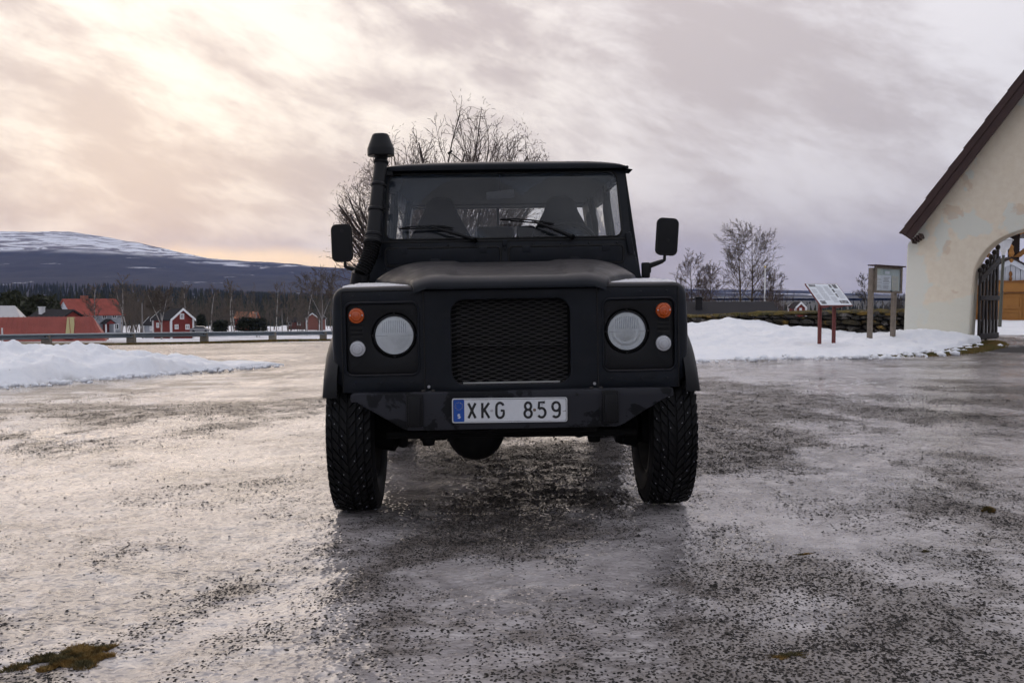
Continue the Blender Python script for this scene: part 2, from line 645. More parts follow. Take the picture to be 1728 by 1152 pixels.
def ice_material():
    m = bpy.data.materials.new('trodden_ice')
    m.use_nodes = True
    N = NT(m.node_tree)
    b = N.n['Principled BSDF']
    P = N.node('ShaderNodeNewGeometry').outputs['Position']
    at_ = N.node('ShaderNodeAttribute', attribute_name='dirt')
    dz = at_.outputs['Fac']
    # ice: milky, greyer where wet and thin
    n_a = N.noise(N.mapping(P, scale=(0.8, 1.1, 1)), 1.1, 4, 0.6, 0.5)
    n_b = N.noise(P, 6.0, 4, 0.62, 0.3)
    ice = N.mix(N.ramp(n_a, 0.34, 0.66), (0.175, 0.160, 0.159), (0.41, 0.378, 0.370))
    ice = N.mix(N.ramp(n_b, 0.42, 0.75), ice, (0.50, 0.468, 0.458))
    n_c = N.noise(N.mapping(P, scale=(0.75, 1.0, 1)), 2.3, 5, 0.68, 0.4)
    n_d = N.noise(N.mapping(P, rot=(0, 0, R(4)), scale=(0.16, 1.5, 1)), 1.0, 4, 0.62, 0.3)
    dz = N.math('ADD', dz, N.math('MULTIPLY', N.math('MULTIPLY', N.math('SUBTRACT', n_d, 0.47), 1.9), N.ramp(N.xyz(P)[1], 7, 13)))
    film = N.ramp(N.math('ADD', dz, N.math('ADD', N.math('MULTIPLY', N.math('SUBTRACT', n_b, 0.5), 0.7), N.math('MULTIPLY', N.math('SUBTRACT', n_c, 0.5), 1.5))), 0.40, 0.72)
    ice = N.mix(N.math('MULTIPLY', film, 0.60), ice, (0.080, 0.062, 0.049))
    # grit frozen into it: fine specks and coarser pebbles
    v1 = N.node('ShaderNodeTexVoronoi', feature='F1')
    N.put(v1.inputs['Vector'], N.mapping(P, scale=(1, 0.9, 0.6)))
    v1.inputs['Scale'].default_value = 84
    v2 = N.node('ShaderNodeTexVoronoi', feature='F1')
    N.put(v2.inputs['Vector'], P)
    v2.inputs['Scale'].default_value = 40
    clump = N.noise(P, 14, 2, 0.6)
    den = N.math('ADD', dz, N.math('ADD', N.math('MULTIPLY', N.math('SUBTRACT', clump, 0.5), 1.1), N.math('MULTIPLY', N.math('SUBTRACT', n_c, 0.5), 0.9)))
    c1 = N.xyz(v1.outputs['Color'])[0]
    c2 = N.xyz(v2.outputs['Color'])[0]
    on1 = N.math('GREATER_THAN', N.math('MULTIPLY', N.math('SUBTRACT', den, 0.10), 1.25), c1)
    on2 = N.math('GREATER_THAN', N.math('MULTIPLY', N.math('SUBTRACT', den, 0.15), 0.62), c2)
    s1 = N.math('MULTIPLY', on1, N.ramp(v1.outputs['Distance'], 0.30, 0.56, 1, 0))
    s2 = N.math('MULTIPLY', on2, N.ramp(v2.outputs['Distance'], 0.18, 0.40, 1, 0))
    grit = N.math('MAXIMUM', s1, s2)
    gcol = N.mix(c1, (0.012, 0.0115, 0.0115), (0.052, 0.045, 0.039))
    # patch of bare dark gravel in front of the gateway
    x, y, z = N.xyz(P)
    gx = N.math('DIVIDE', N.math('SUBTRACT', x, 10.6), 3.2)
    gy = N.math('DIVIDE', N.math('SUBTRACT', y, 17.7), 1.5)
    gd = N.math('SQRT', N.math('ADD', N.math('MULTIPLY', gx, gx), N.math('MULTIPLY', gy, gy)))
    bare = N.ramp(N.math('ADD', gd, N.math('MULTIPLY', N.math('SUBTRACT', n_b, 0.5), 0.9)), 0.75, 1.1, 1, 0)
    bare = N.math('MULTIPLY', bare, 0.93)
    gv = N.mix(N.noise(P, 30, 4, 0.7), (0.022, 0.021, 0.021), (0.085, 0.08, 0.078))
    col = N.mix(grit, ice, gcol)
    col = N.mix(bare, col, gv)
    N.put(b.inputs['Base Color'], col)
    wet = N.ramp(N.noise(N.mapping(P, scale=(0.7, 1.0, 1)), 0.7, 3, 0.6, 0.6), 0.36, 0.64, 0.05, 0.17)
    ro = N.mixf(grit, N.math('ADD', wet, N.math('MULTIPLY', film, 0.12)), 0.75)
    N.put(b.inputs['Roughness'], N.mixf(bare, ro, 0.9))
    b.inputs['IOR'].default_value = 1.45
    sp_ = N.mixf(N.math('MULTIPLY', film, 0.55), 0.5, 0.14)
    sp_ = N.mixf(N.math('MAXIMUM', grit, bare), sp_, 0.05)
    N.put(b.inputs['Specular IOR Level'], sp_)
    # pits and ridges
    hgt = N.math('MULTIPLY', N.noise(N.mapping(P, scale=(0.8, 1.25, 1)), 24, 3, 0.62), 0.75)
    pit = N.ramp(N.voro(P, 38, 'F1'), 0.1, 0.6, 0.0, 0.35)
    hgt = N.math('ADD', hgt, pit)
    N.put(b.inputs['Normal'], N.bump(hgt, 0.75, 0.010))
    return m


def field_material():
    """thawing fields beyond the yard: old snow with brown grass coming through"""
    m = bpy.data.materials.new('thawing_field')
    m.use_nodes = True
    N = NT(m.node_tree)
    b = N.n['Principled BSDF']
    P = N.node('ShaderNodeNewGeometry').outputs['Position']
    x, y, z = N.xyz(P)
    st = N.mapping(P, rot=(0, 0, R(8)), scale=(0.5, 1.6, 1))
    n1 = N.noise(st, 0.09, 6, 0.6, 0.6)
    n2 = N.noise(P, 1.3, 5, 0.6)
    near = N.ramp(y, 62, 95)
    sn = N.ramp(N.math('ADD', n1, N.math('MULTIPLY', N.math('SUBTRACT', n2, 0.5), 0.12)), N.mixf(near, 0.52, 0.36), N.mixf(near, 0.60, 0.44))
    sn = N.math('MULTIPLY', sn, N.ramp(y, 420, 700, 1, 0))
    grass = N.mix(n2, (0.085, 0.062, 0.035), (0.15, 0.115, 0.06))
    grass = N.mix(N.ramp(y, 300, 700), grass, (0.035, 0.036, 0.033))
    col = N.mix(sn, grass, (0.74, 0.75, 0.79))
    N.put(b.inputs['Base Color'], col)
    b.inputs['Roughness'].default_value = 0.8
    N.put(b.inputs['Normal'], N.bump(n2, 0.5, 0.2))
    return m


def snow_material(name, dirty=0.25):
    m = bpy.data.materials.new(name)
    m.use_nodes = True
    N = NT(m.node_tree)
    b = N.n['Principled BSDF']
    P = N.node('ShaderNodeNewGeometry').outputs['Position']
    n1 = N.noise(P, 3.0, 6, 0.65, 0.3)
    n2 = N.noise(P, 28, 5, 0.7)
    c = N.mix(N.ramp(n1, 0.3, 0.7), (0.80, 0.82, 0.86), (0.87, 0.88, 0.90))
    sp = N.ramp(N.voro(P, 9), 0.05, 0.09, 1, 0)
    on = N.math('GREATER_THAN', N.noise(P, 1.2, 2), 0.52)
    c = N.mix(N.math('MULTIPLY', N.math('MULTIPLY', sp, on), 0.8), c, (0.10, 0.085, 0.07))
    # grime along the foot of the bank, from spray off the road
    gr = N.node('ShaderNodeAttribute', attribute_name='foot').outputs['Fac']
    gm = N.math('MULTIPLY', N.ramp(N.math('ADD', gr, N.math('MULTIPLY', N.math('SUBTRACT', n1, 0.5), 0.9)), 0.55, 1.05), dirty * 2.4)
    c = N.mix(gm, c, (0.20, 0.20, 0.205))
    N.put(b.inputs['Base Color'], c)
    b.inputs['Roughness'].default_value = 0.62
    b.inputs['Specular IOR Level'].default_value = 0.35
    N.put(b.inputs['Normal'], N.bump(N.math('ADD', N.math('MULTIPLY', n1, 1.0), N.math('MULTIPLY', n2, 0.35)), 0.55, 0.06))
    MATS[name] = m
    return m


M_ICE = ice_material()
M_FIELD = field_material()
M_SNOW = snow_material('old_snow', 0.34)
M_SNOWC = snow_material('clean_snow', 0.24)


def build_ground():
    # a polar sheet round the standpoint: fine close by, coarse far off
    fr = np.linspace(R(-41), R(41), 540)
    bk = np.linspace(R(41), R(319), 72)[1:-1]
    ang = np.concatenate([fr, bk])
    rr = [0.35]
    while rr[-1] < 14500:
        r = rr[-1]
        k = 0.0068 if r < 9 else (0.009 if r < 30 else (0.02 if r < 120 else 0.06))
        rr.append(r * (1 + k) if r > 1.2 else r + 0.05)
    rr = np.array(rr)
    A, Rr = np.meshgrid(ang, rr)
    X = Rr * np.sin(A)
    Y = Rr * np.cos(A)
    Z = G(X, Y) + relief(X, Y)
    Z = np.where(Rr > 500, Z + 1.5 * fbm(X / 300, Y / 300, 3), Z)
    V = np.stack([X, Y, Z], -1).reshape(-1, 3)
    c0 = np.array([[0, 0, G1(0, 0)]])
    nr, na = X.shape
    I = np.arange(nr * na).reshape(nr, na)
    a = I[:-1, :]
    b_ = I[1:, :]
    F = np.stack([a, b_, np.roll(b_, -1, 1), np.roll(a, -1, 1)], -1).reshape(-1, 4)
    o = from_np('ground', V, F, [M_ICE, M_FIELD])
    tag(o, kind='structure')
    me = o.data
    fy = Y[:-1, :].ravel()
    fx = X[:-1, :].ravel()
    # the yard ends at the roadside verge behind the guard rail on the left, at the churchyard wall on the right
    lim = np.where(fx < 2, 62 + 0.6 * fx + 1.5 * fbm(fx * 0.2, fy * 0.2, 2), 24.0)
    me.polygons.foreach_set('material_index', ((fy > lim) | (np.hypot(fx, fy) > 90)).astype(np.int32))
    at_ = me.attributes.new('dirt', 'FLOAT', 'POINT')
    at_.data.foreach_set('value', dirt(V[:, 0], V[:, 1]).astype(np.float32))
    # close the small hole under the camera
    m = MB()
    m.add([(0.6 * math.cos(t * math.pi / 8), 0.6 * math.sin(t * math.pi / 8), -0.03) for t in range(16)], [tuple(range(16))])
    pl = m.build('ground_patch', M_ICE, o)
    return o


GROUND = build_ground()


def heightfield(name, u_n, v_n, f, mat, label, cat, foot=None):
    """sheet from f(u,v)->(x,y,z); returns object"""
    u = np.linspace(0, 1, u_n)
    v = np.linspace(0, 1, v_n)
    U, Vv = np.meshgrid(u, v, indexing='ij')
    X, Y, Z = f(U, Vv)
    V = np.stack([X, Y, Z], -1).reshape(-1, 3)
    I = np.arange(u_n * v_n).reshape(u_n, v_n)
    F = np.stack([I[:-1, :-1], I[1:, :-1], I[1:, 1:], I[:-1, 1:]], -1).reshape(-1, 4)
    o = from_np(name, V, F, mat)
    tag(o, label, cat)
    if foot is not None:
        at_ = o.data.attributes.new('foot', 'FLOAT', 'POINT')
        at_.data.foreach_set('value', np.asarray(foot(U, Vv), dtype=np.float32).ravel())
    return o


# the ploughed bank on the left: front foot runs from near left to its tip
def left_bank(U, V):
    A = np.array([-10.0, 8.5])
    B = np.array([-4.5, 19.6])
    ax = B - A
    nx = np.array([-0.75, 0.66])
    X0 = A[0] + ax[0] * U
    Y0 = A[1] + ax[1] * U
    wv = 0.35 * fbm(U * 9, U * 0 + 3, 3)
    wid = 5.6 * np.clip(1 - U, 0, 1) ** 0.5 + 0.05
    dist = V * wid - wv * (1 - V) * np.clip((1 - U) * 5, 0.1, 1)
    X = X0 + nx[0] * dist
    Y = Y0 + nx[1] * dist
    prof = np.sin(np.clip(V * 1.0, 0, 1) * np.pi) ** 0.55
    rise = sstep(0.0, 0.16, V) * (1 - sstep(0.62, 1.0, V) * 0.98)
    hgt = (0.62 * np.clip((1 - U) * 1.7, 0, 1) ** 0.72) * (0.62 + 0.38 * sstep(0.1, 0.6, V))
    lump = 0.22 * fbm(X * 1.15, Y * 1.15, 4, 0.55) + 0.055 * np.abs(fbm(X * 3.2 + 4, Y * 3.2, 3))
    Z = G(X, Y) + rise * np.clip(hgt * (1 + 0.5 * fbm(X * 0.5, Y * 0.5 + 9, 2)) + lump * np.clip((1 - U) * 4, 0.15, 1) * prof, 0.0, 3) - 0.05 + 0.05 * rise
    return X, Y, Z


heightfield('snow_bank', 300, 90, left_bank, M_SNOW, 'ploughed bank of old snow in front of the guard rail', 'snow bank',
            foot=lambda U, V: 1 - np.clip(V / 0.16, 0, 1))


# snow lying against the churchyard wall on the right
def right_bank(U, V):
    # U from behind the car to the gateway, V from the yard to the wall
    fx = np.interp(U, [0, .25, .5, .72, .88, 1], [-1.0, 2.6, 4.6, 6.2, 7.6, 9.2])
    fy = np.interp(U, [0, .25, .5, .72, .88, 1], [16.6, 15.2, 15.4, 15.9, 17.4, 19.5])
    bx = np.interp(U, [0, .25, .5, .72, .88, 1], [-1.0, 4.2, 6.6, 8.0, 8.6, 9.3])
    by = np.interp(U, [0, .25, .5, .72, .88, 1], [24.5, 23.2, 22.2, 21.6, 21.2, 20.2])
    wv = 0.30 * fbm(U * 14, U * 0 + 7, 3)
    X = fx + (bx - fx) * V
    Y = fy + (by - fy) * V + wv * (1 - V)
    top = np.interp(U, [0, .25, .33, .42, .5, .72, .88, 1], [.16, .18, .27, .22, .15, .06, .05, .0])
    bell = sstep(0, 0.14, V) * 0.10
    ramp_ = sstep(0.1, 1.0, V)
    Z = G(X, Y) + bell + top * ramp_ + (0.13 * fbm(X * 0.9, Y * 0.9, 4, 0.6) + 0.035 * np.abs(fbm(X * 3.3, Y * 3.3, 3))) * sstep(0.02, 0.3, V) - 0.04 * (1 - sstep(0, 0.05, V))
    heap = np.exp(-((X - 8.0) / 0.8) ** 2 - ((Y - 19.6) / 0.7) ** 2) * 0.10
    return X, Y, Z + heap * sstep(0, 0.2, V)


def snow_lumps(name, label, path, n, seed, spread):
    """crumbs and clods of snow rolled off a bank"""
    rg = np.random.RandomState(seed)
    bm = bmesh.new()
    bmesh.ops.create_icosphere(bm, subdivisions=1, radius=1.0)
    bv = np.array([v.co[:] for v in bm.verts])
    bf = np.array([[v.index for v in f.verts] for f in bm.faces])
    bm.free()
    P = np.array(path)
    t = rg.rand(n) * (len(P) - 1)
    i = t.astype(int)
    f = (t - i)[:, None]
    c = P[i] * (1 - f) + P[i + 1] * f + rg.randn(n, 2) * spread * np.array([1, 0.7])
    s = 0.012 + 0.060 * rg.rand(n) ** 3
    z = G(c[:, 0], c[:, 1]) + s * 0.35
    V = bv[None] * (0.7 + 0.6 * rg.rand(n, len(bv), 1)) * s[:, None, None] * np.array([1.2, 1.0, 0.75])
    V = V + np.stack([c[:, 0], c[:, 1], z], -1)[:, None, :]
    F = (bf[None] + (np.arange(n) * len(bv))[:, None, None]).reshape(-1, 3)
    o = from_np(name, V.reshape(-1, 3), F, M_SNOW)
    tag(o, label, 'snow', kind='stuff')


snow_lumps('snow_clods', 'crumbs of snow along the foot of the ploughed bank', [(-9.6, 8.9), (-8.2, 11.6), (-6.9, 14.2), (-5.7, 16.8), (-4.6, 19.0)], 420, 3, 0.22)
snow_lumps('snow_clods', 'crumbs of snow along the edge of the drift by the wall', [(2.6, 15.0), (4.6, 15.2), (6.2, 15.7), (7.6, 17.2), (8.9, 19.0)], 320, 4, 0.20)


heightfield('snow_drift', 240, 80, right_bank, M_SNOWC, 'smooth white snow lying against the mossy churchyard wall', 'snow drift',
            foot=lambda U, V: 1 - np.clip(V / 0.10, 0, 1))


def church_snow(U, V):
    X = 10.2 + U * 22
    Y = np.interp(U, [0, .15, 1], [24.2, 23.2, 21]) + V * 34 + 0.5 * fbm(X * 0.4, U * 3, 2) * (1 - V)
    Z = G(X, Y) - 0.03 + 0.11 * sstep(0, 0.03, V) + 0.07 * fbm(X * 0.5, Y * 0.5, 3)
    return X, Y, Z


heightfield('snow_cover', 60, 90, church_snow, M_SNOWC, 'flat snow in the churchyard seen through the archway', 'snow',
            foot=lambda U, V: V * 0)


# ------------------------------------------------------------------ mountains
def mountain_material():
    m = bpy.data.materials.new('fell')
    m.use_nodes = True
    N = NT(m.node_tree)
    b = N.n['Principled BSDF']
    P = N.node('ShaderNodeNewGeometry').outputs['Position']
    x, y, z = N.xyz(P)
    big = N.noise(N.mapping(P, rot=(0, 0, R(20)), scale=(0.0011, 0.0006, 0.004)), 1.0, 8, 0.62, 0.5)
    streak = N.noise(N.mapping(P, rot=(0, R(14), 0), scale=(0.0022, 0.0012, 0.022)), 1.6, 9, 0.68, 1.4)
    tree = N.noise(N.mapping(P, scale=(0.01, 0.003, 0.02)), 1.0, 5, 0.7)
    zt = N.math('ADD', z, N.math('MULTIPLY', N.math('SUBTRACT', big, 0.5), 110))
    alp = N.ramp(zt, 235, 300)
    up = N.ramp(streak, 0.44, 0.53)
    scrub = N.mix(tree, (0.115, 0.10, 0.105), (0.20, 0.18, 0.185))
    high = N.mix(up, scrub, (0.80, 0.82, 0.86))
    fl = N.noise(N.mapping(P, loc=(3, 1, 0), scale=(0.0016, 0.0007, 0.020)), 1.0, 5, 0.6, 0.4)
    clear = N.ramp(fl, 0.60, 0.63)
    clear = N.math('MULTIPLY', clear, N.ramp(x, -3200, -1500, 0.35, 1.0))
    forest = N.mix(N.ramp(tree, 0.3, 0.7), (0.008, 0.010, 0.014), (0.026, 0.026, 0.030))
    lowc = N.mix(clear, forest, (0.72, 0.74, 0.80))
    N.put(b.inputs['Base Color'], N.mix(alp, lowc, high))
    b.inputs['Roughness'].default_value = 0.9
    b.inputs['Specular IOR Level'].default_value = 0.1
    return m


def build_mountain():
    px = np.array([-2600, -1600, -900, -400, 0, 40, 75, 110, 150, 200, 240, 300, 350, 400, 480, 560, 640, 760, 1000, 1200, 1330, 1440, 1560, 1728, 2200, 3400])
    top = np.array([430, 415, 400, 392, 388, 390, 393, 392, 397, 404, 411, 425, 436, 440, 443, 449, 457, 470, 482, 488, 489, 494, 497, 495, 480, 470.])
    cols = np.linspace(-2600, 3400, 900)
    sil = np.interp(cols, px, top)
    k = 9
    sil = np.convolve(np.pad(sil, k // 2, mode='edge'), np.ones(k) / k, mode='valid')
    rows = np.linspace(0, 1, 60)
    C, T = np.meshgrid(cols, rows)
    S = np.meshgrid(sil, rows)[0]
    az = np.arctan((C - 864) / 1680.0)
    D = 2300 + T * 6500
    D = D / np.cos(np.clip(az, -0.9, 0.9))
    X = D * np.sin(az)
    Y = D * np.cos(az)
    ph = 503 + (S - 503) * np.clip(0.30 * T + 0.70 * sstep(0.1, 1.0, T), 0, 1)
    Z = CAMH + (492 - ph) * Y / 1680.0
    Z = Z + sstep(0.1, 0.6, T) * (26 * fbm(X / 900, Y / 900, 4, 0.55)) * np.clip((503 - S) / 60, 0.10, 1)
    Z = np.where(T > 0.985, Z - 0, Z)
    V = np.stack([X, Y, Z], -1).reshape(-1, 3)
    I = np.arange(C.size).reshape(C.shape)
    F = np.stack([I[:-1, :-1], I[:-1, 1:], I[1:, 1:], I[1:, :-1]], -1).reshape(-1, 4)
    # far side
    back = V[I[-1]].copy()
    back[:, 0] *= 1.08
    back[:, 1] *= 1.08
    back[:, 2] = -80
    n0 = len(V)
    V = np.concatenate([V, back])
    J = n0 + np.arange(len(back))
    F = np.concatenate([F, np.stack([I[-1][:-1], I[-1][1:], J[1:], J[:-1]], -1)])
    o = from_np('mountain', V, F, mountain_material())
    tag(o, kind='structure')


build_mountain()

# ------------------------------------------------------------------ the off-road vehicle
M_PAINT = pmat('matt_black_paint', (0.0092, 0.0113, 0.0152), 0.40, var=0.3, vscale=5, bump=0.06, bscale=220, bdist=0.001, rvar=0.08, spec=0.20, dust=(0.062, 0.056, 0.056), col2=(0.017, 0.018, 0.021), c2lo=0.52, c2hi=0.78, c2scale=7.0)  # dust tone also paints the sky's sheen onto bonnet and wing tops
M_PLASTIC = pmat('black_plastic', (0.0065, 0.0068, 0.0078), 0.42, spec=0.25, bump=0.08, bscale=300, bdist=0.0006)
M_RUBBER = pmat('tyre_rubber', (0.006, 0.006, 0.0065), 0.6, var=0.3, vscale=12, spec=0.18)
M_GASKET = pmat('rubber_seal', (0.004, 0.004, 0.004), 0.7)
M_BUMPER = pmat('worn_bumper_paint', (0.007, 0.0075, 0.009), 0.5, col2=(0.030, 0.031, 0.037), c2lo=0.47, c2hi=0.50, c2scale=4.5, spec=0.2, bump=0.08, bscale=120, bdist=0.001)
M_UNDER = pmat('underbody', (0.007, 0.007, 0.007), 0.75, spec=0.2, var=0.4, vscale=10, bump=0.2, bscale=60)
M_STEEL = pmat('dusty_wheel_steel', (0.05, 0.045, 0.04), 0.7, var=0.4, vscale=9)
M_CHROME = pmat('mirror_reflector', (0.86, 0.88, 0.90), 0.10, metal=1.0)
M_BOWL = pmat('lamp_bowl', (0.90, 0.94, 0.97), 0.22, metal=0.35)
M_ZINC = pmat('zinc_screw', (0.55, 0.55, 0.56), 0.35, metal=1.0)
M_STUD = pmat('tyre_stud', (0.55, 0.56, 0.6), 0.35, metal=0.6)
M_AMBER = pmat('amber_lens', (0.52, 0.085, 0.008), 0.22, coat=0.5, bump=0.25, bscale=160, bdist=0.002)
M_CLEARL = pmat('clear_lamp_lens', (0.50, 0.51, 0.53), 0.20, coat=0.6, bump=0.25, bscale=150, bdist=0.002)
M_PLATE = pmat('plate_white', (0.70, 0.72, 0.74), 0.40, var=0.06, vscale=30, col2=(0.24, 0.235, 0.23), c2lo=0.66, c2hi=0.72, c2scale=22)
M_PRIM = pmat('plate_rim', (0.62, 0.63, 0.64), 0.35)
M_PBLUE = pmat('plate_blue', (0.012, 0.075, 0.36), 0.4)
M_PBLACK = pmat('plate_black', (0.012, 0.012, 0.013), 0.5, col2=(0.2, 0.2, 0.2), c2lo=0.68, c2hi=0.74, c2scale=60)
M_PSTAR = pmat('plate_yellow', (0.55, 0.45, 0.05), 0.5)
M_TRIM = pmat('interior_trim', (0.012, 0.012, 0.013), 0.8)
M_CLOTH = pmat('seat_cloth', (0.010, 0.010, 0.012), 0.9)
M_SILVER = pmat('expanded_metal', (0.075, 0.072, 0.070), 0.5, metal=0.2)
M_RADI = pmat('radiator', (0.006, 0.006, 0.006), 0.8)
M_RADE = pmat('radiator_edge', (0.34, 0.34, 0.32), 0.5)
W_PIV = ((-0.17, 1.375, 0.06, 0.385), (0.386, 1.375, 0.06, 0.385))
M_SCREEN = glass_mat('windscreen_glass', (0.95, 0.97, 0.98), 0.15, (0.15, 0.20, 0.26), 1.38, W_PIV)
M_PANE = glass_mat('side_glass', (0.82, 0.86, 0.88), 0.05)
M_LENS = glass_mat('headlamp_glass', (0.95, 0.97, 0.98), 0.44, (0.92, 0.98, 1.0), 1.5)  # near-white film stands in for bright reflections in the lamps

CAR = empty('off_road_vehicle', (0.013, 4.48, 0.0), (0, R(-0.98), R(1.55)),
            'matt black boxy off-road car with a snorkel, parked facing the camera on the ice', 'car')


def flat(y0):
    return lambda u, v, w: (u, y0 + w, v)


def circ(cx, cz, r, n=32):
    return [(cx + r * math.cos(2 * math.pi * i / n - math.pi / 2 + math.pi / n * 0), cz + r * math.sin(2 * math.pi * i / n - math.pi / 2)) for i in range(n)]


def build_front():
    # centre panel with its rounded opening
    k = 8
    MB().frame(outer_for(-0.397, 0.397, 0.612, 1.083, k), rrect(-0.275, 0.273, 0.645, 1.038, 0.062, k), flat(0.098), 0, 0.022).build('grille_panel', M_PAINT, CAR, bevel=0.004)
    # expanded metal in two sheets, the upper one in front of the lower
    LW, ROW = 0.0625, 0.0104
    for (z0, z1, yy, nm) in ((0.822, 1.045, 0.122, 'u'), (0.640, 0.832, 0.140, 'l')):
        m = MB()
        nrow = int((z1 - z0) / ROW)
        for r_ in range(nrow):
            zz = z0 + r_ * ROW
            ph = 0 if r_ % 2 == 0 else 0.5
            n = int(0.56 / LW) + 1
            P = []
            for i in range(n):
                for (f, dz, dy) in ((0.0, 0.0, 0.0), (0.20, 0.0, 0.0), (0.5, 0.45, 0.003), (0.70, 0.45, 0.003)):
                    P.append((-0.281 + (i + f + ph) * LW, yy + dy, zz + dz * ROW))
            P = [p for p in P if p[0] < 0.281]
            a = [(x, y - 0.0016, z - 0.0012) for x, y, z in P]
            b = [(x, y + 0.0050, z + 0.0024) for x, y, z in P]
            c = [(x, y + 0.0050, z + 0.0008) for x, y, z in P]
            m.grid([a, b, c, a])
        m.build('grille_mesh', M_SILVER, CAR, smooth=0)
    MB().box(-0.29, 0.29, 0.20, 0.24, 0.60, 1.05).build('radiator', M_RADI, CAR)
    MB().box(-0.225, 0.225, 0.1325, 0.137, 0.646, 0.654).build('radiator_edge', M_RADE, CAR)
    # slam panel seam shadow: a deep black gap body behind the panels
    MB().box(-0.76, 0.76, 0.16, 0.19, 0.63, 1.06).build('seam_shadow_body', M_UNDER, CAR)


